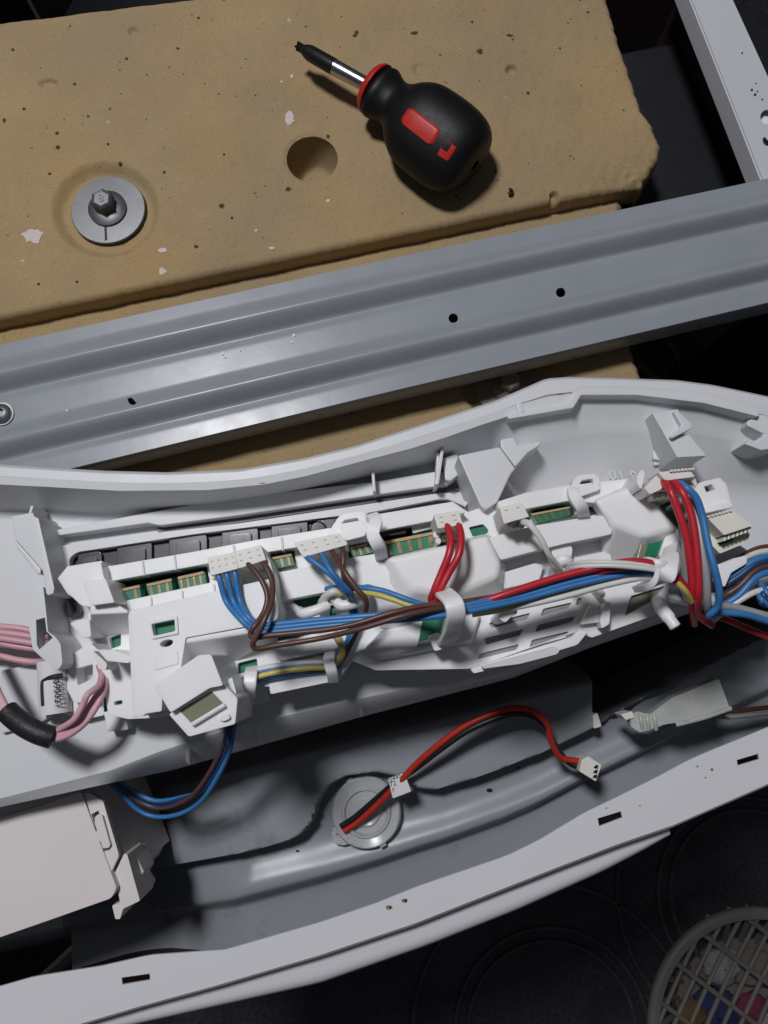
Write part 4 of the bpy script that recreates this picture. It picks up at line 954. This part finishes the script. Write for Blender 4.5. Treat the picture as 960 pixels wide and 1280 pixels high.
for i, (m, off) in enumerate(((WWHT, -5), (WBLUE, -2), (WBLK, 1), (WYEL, 4), (WBLUE, 7))):
    z = ZB + .0042 + (.0016 if m is WYEL else 0)
    wire(b, [(418, 790 + i, ZB + .006), (426, 803 + i, z + .002), (429, 816, z + .001), (423, 825 + off * .5, z), (412, 831 + off * .6, z), (385, 833 + off * .6 - (2 if i == 0 else 0), z), (350, 836 + off * .9, z), (320, 843 + off, z), (303, 852 + off, z - .001), (296, 862 + off * .4, z - .004), (295, 874, ZF + .010)], RB, m)
b = thing('hanging_loom', 'blue, brown and black wires hanging in a loop below the shell edge', 'wire loom', W(250, 960, ZB - .02))
for i, (m, dv, du) in enumerate(((WBLUE, 14, 6), (WDBL, -4, 3), (WBRN, 3, -5), (WDBL, 2, -4), (WBLUE, -6, 5))):
    z = .836
    wire(b, [(296 - i, 868, z + .006), (296 - i * 1.5, 890, z + .002), (292 - i * 2.5, 912, z), (282 + du, 935, z - .004), (268 + du, 963 + dv * .3, z - .012), (246 + du, 992 + dv * .6, z - .022), (222 + du * .6, 1003 + dv, z - .030), (196, 1007 + dv, z - .034), (172, 998 + dv, z - .034), (150, 982 + dv * .6, z - .03), (124, 962 + dv * .4, z - .028), (90, 940, z - .026)], RB * .9, m)
b = thing('top_right_loom', 'red, blue and grey wires dropping from a toothed plug by the right bracket', 'wire loom', W(840, 605, ZB))
pg = plug(b, [(822, 590), (862, 586), (869, 596), (832, 601)], ZP + .005, .012, n=0)
MB().plate(rnd_poly([(806, 610), (824, 590), (836, 600), (826, 612), (812, 618)], 2), ZP + .002, ZB - .001).build('plug_cheek', CP, pg, bevel=.0007)
MB().plate(rnd_poly([(828, 602), (869, 597), (872, 606), (846, 612), (822, 613)], 2), ZP - .001, ZB - .001).build('plug_step', CP, pg, bevel=.0006)
for i in range(6):
    MB().plate(rnd_poly([(815 + i * 6, 618 - i * .9), (819 + i * 6, 617.4 - i * .9), (821 + i * 6, 623 - i * .9), (817 + i * 6, 624 - i * .9)], 1, 1), ZP - .004, ZB - .001).build('plug_tooth', CP, pg, bevel=.0003)
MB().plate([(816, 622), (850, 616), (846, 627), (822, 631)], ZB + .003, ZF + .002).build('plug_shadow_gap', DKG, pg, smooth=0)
for i in range(7): MB().plate([(838 + i * 4.5, 587 - i * .4), (841 + i * 4.5, 586.8 - i * .4), (841 + i * 4.5, 589.4 - i * .4), (838 + i * 4.5, 589.6 - i * .4)], ZP + .0062, ZP + .004).build('plug_nib', CP, pg, smooth=0)
wire(b, [(830, 601, ZP + .003), (838, 614, ZP + .007), (848, 640, ZP + .007), (858, 672, ZP + .006), (863, 705, ZP + .004), (866, 740, ZP), (866, 762, ZP - .008), (868, 780, ZP - .02)], .00142, WRED)
wire(b, [(840, 600, ZP + .003), (852, 614, ZP + .007), (863, 640, ZP + .007), (870, 680, ZP + .006), (873, 720, ZP + .004), (873, 748, ZP), (873, 768, ZP - .01), (890, 782, ZP - .02)], .00142, WRED)
wire(b, [(848, 602, ZP + .003), (858, 610, ZP + .006), (870, 622, ZP + .006), (878, 645, ZP + .005), (885, 680, ZP + .005), (893, 710, ZP + .005), (899, 738, ZP + .002), (897, 758, ZP - .002), (886, 770, ZP - .006), (900, 766, ZP - .012), (930, 768, ZP - .012), (965, 778, ZP - .014), (1000, 790, ZP - .014)], .0013, WBLUE)
wire(b, [(862, 622, ZP - .002), (872, 650, ZP + .001), (878, 690, ZP + .002), (883, 725, ZP + .001), (884, 752, ZP - .003), (886, 764, ZP - .010), (910, 758, ZP - .014), (960, 770, ZP - .014), (1000, 778, ZP - .014)], .0015, WGRY)
for i in range(3): wire(b, [(874 + i * 3, 676, ZB + .004), (880 + i * 3, 700, ZB + .006), (882 + i * 3, 724, ZB + .006), (880 + i * 4, 745, ZB + .002), (890, 762, ZB - .004)], .0013, (WDBL, WBLUE, WBRN)[i])
b = thing('right_side_loom', 'white, brown and blue wires leaving the shell at its right end', 'wire loom', W(930, 740, ZB - .01))
for m, y0, y1, r in ((WBRN, 699, 684, .0009), (WWHT, 703, 690, .0013), (WBLUE, 716, 697, .0014), (WDBL, 722, 702, .0015), (WBRN, 735, 708, .0013), (WBLUE, 746, 716, .0014), (WWHT, 753, 738, .0012)):
    z = ZB + .004
    wire(b, [(890, y0 + 24, z - .006), (906, y0 + 10, z), (924, y0 - 2, z + .002), (945, lerp(y0, y1, .75) - 2, z + .003), (968, y1 - 2, z + .002), (1000, y1 - 4, z)], r, m)
for i in range(7):
    a = i * .9
    wire(b, [(950 + 3 * cos(a), 735 + 6 * sin(a), ZB + .004), (956 + 4 * cos(a + 1), 748 + 6 * sin(a), ZB + .008), (970 + 3 * cos(a), 760 + 5 * sin(a + 2), ZB + .004)], .0012, WBLUE if i % 2 else WDBL)
b = thing('white_cable_sleeve', 'short curled white plastic sleeve round the wires at the right end', 'sleeve', W(850, 745, ZB))
wire(b, [(872, 772, ZB - .004), (900, 772, ZB - .002), (935, 786, ZB), (965, 798, ZB), (1000, 812, ZB)], .0013, WRED, name='wire')
rows = []
for i in range(12):
    a = pi * (.15 + 1.25 * i / 11)
    rows.append([W(838 + 14 * t, 742 + 5 * t - 11 * cos(a), ZT - .004 + .007 * sin(a)) + Vector((.003 * t * t, 0, 0)) for t in (-.2, .3, .8, 1.3, 1.9)])
o = MB().grid(rows).build('sleeve_wall', WP, b); s2 = o.modifiers.new('t', 'SOLIDIFY'); s2.thickness = .0008
# stacked ivory socket on the tower
b = thing('ivory_socket_block', 'ivory double-row socket block without plugs on the white tower', 'socket', W(908, 660, ZB))
ob = MB().plate(rnd_poly([(882, 645), (914, 637), (941, 657), (905, 669)], 1.5), ZT + .006, ZB).build('upper_row', YC, b, bevel=.0006)
ob2 = MB().plate(rnd_poly([(876, 650), (886, 648), (906, 670), (940, 660), (934, 678), (900, 692), (884, 676)], 1.5), ZT - .002, ZB).build('lower_row', YC, b, bevel=.0006)
for i in range(7):
    MB().plate(rnd_poly([(884 + i * 4.6, 644.5 - i * 1.2), (887.4 + i * 4.6, 643.6 - i * 1.2), (888 + i * 4.6, 646 - i * 1.2), (884.8 + i * 4.6, 647 - i * 1.2)], .6, 1), ZT + .007, ZT).build('socket_nib', YC, ob, smooth=0)
    u, v = 905 + i * 5.2, 670 - i * 1.9
    MB().plate(rnd_poly([(u, v), (u + 3.4, v - 1.2), (u + 2.6, v + 5.5), (u - .8, v + 6.7)], .8, 1), ZT + .004, ZB).build('socket_tooth', YC, ob, bevel=.0002)
    MB().plate(rnd_poly([(u - 8, v + 15), (u - 4.4, v + 13.8), (u - 5.2, v + 19.5), (u - 8.8, v + 20.5)], .8, 1), ZT - .004, ZB).build('socket_tooth', YC, ob2, bevel=.0002)
MB().plate([(898, 678), (918, 671), (916, 676), (899, 682)], ZT - .0014, ZB).build('socket_board', PCB, ob2, smooth=0)
# pink loom with black tape
b = thing('pink_wire_loom', 'pink wires with black tape wrap curving from a white plug', 'wire loom', W(100, 900, ZB))
pk = MB().plate(rnd_poly([(116, 813), (126, 822), (134, 830), (132, 838), (123, 836)], 2), ZB + .012, ZF + .002).build('plug', CP, b, bevel=.0006)
for i in range(4):
    o = (i - 1.5) * .8
    zz = .852
    wire(b, [(126 + o * 2, 832, zz - .001), (130 + o * 1.6, 846 + abs(o), zz + .004), (127 + o * 2.4, 862, zz + .007), (118 + o * 3, 880 + o, zz + .009), (104 + o * 2, 900 + o * 2.6, zz + .010), (84 + o, 915 + o * 3.2, zz + .010), (62, 921 + o * 2.6, zz + .010), (36 - o, 912 + o * 2.4, zz + .010), (12 - o * 1.6, 894 + o * 2, zz + .009), (0 - o * 2.6, 876 + o, zz + .008), (-12 - o * 3, 850, zz + .006), (-30 - o * 3, 810, zz + .004)], .00122, WPNK)
wire(b, [(128, 838, .854), (124, 856, .862), (110, 868, .866), (104, 880, .866), (92, 900, .866), (70, 914, .862)], .00122, WPNK)
MB().tube(sm([(66, 922, .862), (50, 917, .863), (34, 909, .863), (20, 899, .862), (9, 889, .861)], 8), .0042, 16).build('tape_wrap', TAPE, b)
b = thing('upper_pink_loom', 'flat run of pink wires entering the cable guide at the left', 'wire loom', W(20, 800, ZF))
for i, (v, z) in enumerate(((783, .848), (790, .850), (797, .850), (803, .848), (819, .842))):
    wire(b, [(-60, v + 1, z), (-10, v, z), (22, v + 2 + i, z), (44, v + 6 + i * .6, z - .001), (58, v + 6, z - .004)], .0013, WPNK)
# component with printed figures in the shell pocket
b = thing('printed_capacitor', 'white cylindrical component with black printed figures in the left pocket', 'capacitor', W(68, 858, ZF))
cyl = MB().tube(W3([(66, 826, ZF + .008), (70, 892, ZF + .008)]), .0062, 24).build('capacitor_body', PAPER, b, smooth=50)
MB().tube(sm([(54, 882, ZF + .0135), (53, 856, ZF + .0135), (56, 850, ZF + .0135), (66, 846, ZF + .0145), (78, 844, ZF + .0142)], 6), .0009, 6).build('printed_border', INK, b)
text_mesh('1090021', .0037, W(71, 864, ZF + .0147), W(71.5, 880, ZF) - W(68.5, 850, ZF), W(90, 862, ZF) - W(50, 862, ZF) , INK, 'printed_figures', b)

# ================================================================== dispenser box at the left
ZD = .812
b = thing('dispenser_box', 'cream plastic detergent dispenser box with side clips under the shell edge', 'dispenser', W(60, 1080, ZD - .07))
MB().plate(rnd_poly([(-110, 1062), (0, 1022), (60, 1004), (101, 989), (146, 1110), (139, 1123), (60, 1151), (-110, 1210)], 4), ZD, ZD - .07).build('box_body', DSP, b, bevel=.0018)
MB().plate([(-110, 1040), (0, 1004), (104, 978), (110, 996), (60, 1006), (0, 1025), (-110, 1066)], ZD - .006, ZD - .07).build('box_shoulder', DSP, b, bevel=.0008)
MB().plate([(108, 976), (122, 972), (166, 1092), (152, 1096)], ZD - .010, ZD - .07).build('box_side', DSP, b, bevel=.0008)
fl_ = MB().plate(rnd_poly([(105, 991), (113, 992), (129, 1002), (148, 1066), (148, 1071), (138, 1092), (134, 1084)], 1.5), ZD - .001, ZD - .004, [[(114, 1018), (123, 1013), (138, 1062), (129, 1065)]]).build('clip_flange', DSP, b, bevel=.0004)
MB().plate(rnd_poly([(118, 1022), (122, 1018), (128, 1020), (138, 1056), (136, 1060), (128, 1061), (125, 1052), (121, 1051), (119, 1042), (121, 1038), (118, 1030)], 1), ZD + .001, ZD - .008).build('latch', DSP, fl_, bevel=.0006)
MB().plate([(114, 1014), (140, 1060), (130, 1067), (112, 1022)], ZD - .012, ZD - .02).build('latch_pocket', DKG, fl_, smooth=0)
lo2 = MB().plate(rnd_poly([(143, 1092), (155, 1067), (159, 1068), (175, 1126), (154, 1136), (150, 1149), (144, 1149), (140, 1132), (150, 1128)], 1.5), ZD - .004, ZD - .024).build('lower_clip', DSP, b, bevel=.0006)
MB().plate([(158, 1068), (168, 1064), (180, 1090), (174, 1100), (182, 1112), (176, 1126)], ZD - .014, ZD - .03).build('clip_barb', DSP, lo2, bevel=.0006)

# ================================================================== clear lens, flat cable, sleeve
zl_ = ZA - .0135
b = thing('clear_round_cap', 'round clear plastic cap with rings set in the grey frame', 'cap', W(458, 1012, zl_))
kk = 1 / PX(zl_ + .005)
c_ = W(458, 1013, zl_)
MB().lathe(c_, Vector((0, 0, 1)), [(.0005, 41 * kk), (.005, 41 * kk), (.0062, 39 * kk), (.0056, 34 * kk), (.005, 30 * kk), (.0066, 28 * kk), (.0066, 26 * kk), (.0046, 24 * kk), (.0042, 18 * kk), (.0052, 15 * kk), (.0045, 10 * kk), (.0042, 1 * kk)], 48).build('cap_disc', CLEAR, b, smooth=30)
for a in range(4):
    t = a * pi / 2 + .5
    MB().box(c_ + Vector((cos(t), sin(t), 0)) * 41.5 * kk + Vector((0, 0, .003)), Vector((-sin(t), cos(t), 0)) * .0016, Vector((cos(t), sin(t), 0)) * .0008, Vector((0, 0, .0024))).build('cap_notch', CLEAR, b)
MB().plate(rnd_poly([(414, 1040), (440, 1036), (452, 1048), (430, 1057), (418, 1055)], 2), zl_ + .0035, zl_).build('cap_foot', CLEAR, b, bevel=.0004)
MB().plate(blob(433, 1018, 4, 3), zl_ + .0015, zl_ + .0005).build('rust_mark', RUST, b, smooth=0)
b = thing('red_black_cable', 'red and black twin cable with white tag and loose cream plug', 'cable', W(560, 980, zl_))
base = [(428, 1036, zl_ + .007), (446, 1024, zl_ + .009), (468, 1005, zl_ + .014), (494, 981, zl_ + .022), (520, 958, zl_ + .028), (548, 935, zl_ + .034), (580, 912, zl_ + .038), (612, 897, zl_ + .040), (640, 889, zl_ + .040), (664, 892, zl_ + .038), (682, 906, zl_ + .034), (688, 922, zl_ + .030), (700, 944, zl_ + .024), (716, 953, zl_ + .022), (732, 956, zl_ + .022)]
def shift(pts, d, tw):
    P = W3(pts); out = []
    for i, p in enumerate(P):
        t = (P[min(i + 1, len(P) - 1)] - P[max(i - 1, 0)]).normalized(); a = t.cross(Vector((0, 0, 1))).normalized(); a2 = tw[i]
        out.append(p + a * d * cos(a2) + Vector((0, 0, 1)) * d * sin(a2))
    return cr(out, 8)
tw = [pi, pi, 2.6, 2.0, .9, .5, .3, .3, .3, .4, 1.0, 1.8, 2.2, .6, .2]
tw = [-x for x in tw]
MB().tube(shift(base, -.0013, tw), .0015, 10).build('wire', WORG, b)
MB().tube(shift(base, .0013, tw), .0015, 10).build('wire', WBLK, b)
p0 = W(498, 980, zl_ + .0265)
tx, ty = Vector((.42, .9, .0)).normalized(), Vector((-.9, .42, 0)).normalized()
tg = MB().plate(rnd_poly([(485, 973), (505, 966), (514, 989), (491, 998)], 1, 1), zl_ + .0262, zl_ + .0256).build('paper_tag', PAPER, b, smooth=0)
xd = W(505, 966, 0.75) - W(485, 973, .75); yd = W(485, 973, .75) - W(491, 998, .75)
for t, u, v, sz in (('04457', 496, 971.5, .0030), ('72', 491, 980, .0034), ('F', 492, 988, .0028)):
    text_mesh(t, sz, W(u, v, zl_ + .0263), xd, yd, INK, 'tag_print', tg, .00004)
pgx = MB().plate(rnd_poly([(727, 950), (735, 945), (752, 956), (745, 977), (724, 964)], 1.5), zl_ + .028, zl_ + .017).build('plug', CP, b, bevel=.0006)
for i in range(3): MB().plate([(744 - i * .6, 957 + i * 6), (748 - i * .6, 956 + i * 6), (747 - i * .6, 961 + i * 6), (742 - i * .6, 960 + i * 6)], zl_ + .0283, zl_ + .026).build('plug_hole', BLK, pgx, smooth=0)
b = thing('clear_cable_sleeve', 'cloudy clear plastic sleeve lying over the grey frame', 'sleeve', W(840, 885, .76))
zq = .786
sv = MB().plate(rnd_poly([(789, 893), (797, 889), (812, 893), (840, 872), (870, 860), (899, 848), (904, 862), (912, 884), (862, 901), (830, 906), (800, 916), (788, 908)], 3), lambda u, v: zq + .0022 * sin((u - 790) * .12) * (1 if u < 850 else .4) + .004 * (u - 790) / 120, zq - .006).build('sleeve_wall', SLEEVE, b, bevel=.0016, seg=3)
MB().tube(sm([(845, 906, zq + .001), (880, 897, zq + .003), (914, 885, zq + .004)], 5), .0011, 8).build('sleeve_seam', SLEEVE, b)
for u in (800, 808, 817): MB().tube(sm([(u, 893 - (u - 800) * .1, zq + .0010), (u + 2, 902, zq + .0022), (u + 3, 912, zq + .0006)], 4), .0010, 8).build('sleeve_fold', SLEEVE, b)
MB().plate(rnd_poly([(776, 893), (790, 889), (793, 897), (782, 900)], 1.5), zq + .001, zq - .01).build('sleeve_end', CP, b, bevel=.0006)
wire(b, [(880, 888, zq - .010), (915, 889, zq - .016), (945, 886, zq - .022), (1000, 880, zq - .03)], .0012, WBRN)
wire(b, [(880, 893, zq - .010), (910, 896, zq - .016), (945, 893, zq - .022), (1000, 888, zq - .03)], .0012, WGRY)

# ================================================================== basket on the floor
zr = .062
cb_ = W(957, 1292, zr); R = 133 / PX(zr)
b = thing('round_basket', 'beige plastic lattice basket with clothes standing on the dark floor', 'basket', Vector((cb_.x, cb_.y, 0)))
MB().lathe(Vector((cb_.x, cb_.y, zr)), Vector((0, 0, 1)), [(-.012, R - .004), (-.004, R), (.002, R - .002), (.004, R - .008), (.002, R - .015), (-.006, R - .017), (-.012, R - .014)], 64, cap=False).build('rim', BSKT, b, smooth=60)
d1 = Vector((.80, -.60, 0)); d2 = Vector((.50, .87, 0))
for k in range(-4, 5):
    off = k * R * .34
    h = math.sqrt(max(0, (R * .96) ** 2 - off ** 2))
    if h < .02: continue
    n_ = Vector((.60, .80, 0))
    pts = [Vector((cb_.x, cb_.y, zr - .008 - .012 * (1 - ((t / h) ** 2)) * (1 - (off / R) ** 2))) + n_ * off + d1 * t for t in [h * (-1 + 2 * i / 12) for i in range(13)]]
    MB().tube(pts, .0035, 8).build('lattice_bar', BSKT, b)
for k in range(-9, 10):
    off = k * R * .135
    h = math.sqrt(max(0, (R * .96) ** 2 - off ** 2))
    if h < .02: continue
    pts = [Vector((cb_.x, cb_.y, zr - .010 - .012 * (1 - ((t / h) ** 2)) * (1 - (off / R) ** 2))) + d1 * off * .98 + d2 * t * .98 for t in [h * (-1 + 2 * i / 12) for i in range(13)]]
    MB().tube(pts, .0030, 8).build('lattice_bar', BSKT, b)
for i in range(28):
    a = 2 * pi * i / 28
    MB().tube([Vector((cb_.x + (R - .008) * cos(a), cb_.y + (R - .008) * sin(a), zr - .008)), Vector((cb_.x + R * .6 * cos(a), cb_.y + R * .6 * sin(a), .004))], .004, 6).build('wall_rib', BSKT, b)
MB().lathe(Vector((cb_.x, cb_.y, 0)), Vector((0, 0, 1)), [(.0, R * .62), (.008, R * .63), (.008, R * .56), (.004, R * .55)], 48).build('base_ring', BSKT, b)
def cloth(name, label, u, v, r, m, z, seed):
    c = W(u, v, z); rows = []
    for j in range(9):
        th = pi * (.02 + .96 * j / 8)
        rows.append([c + Vector((cos(a) * sin(th), sin(a) * sin(th), .5 * cos(th))) * r * (1 + .35 * nz(cos(a) * sin(th), sin(a) * sin(th) + cos(th), 2.2, seed)) for a in [2 * pi * q / 24 for q in range(24)]])
    o = MB().grid(rows, closed=True).build(name, m, loc=c + Vector((0, 0, -r * .5))); tag(o, label, 'clothes')
cloth('folded_cloth', 'crumpled white cloth in the beige basket', 902, 1208, .024, CLW, .03, 1)
cloth('folded_cloth', 'navy blue cloth in the beige basket', 892, 1268, .034, CLN, .022, 2)
cloth('folded_cloth', 'orange cloth scrap in the beige basket', 862, 1268, .020, CLO, .034, 3)
cloth('folded_cloth', 'bright pink cloth in the beige basket', 940, 1262, .022, CLP, .03, 4)
cloth('folded_cloth', 'pale grey cloth beside the pink one in the basket', 956, 1285, .022, CLW, .03, 6)
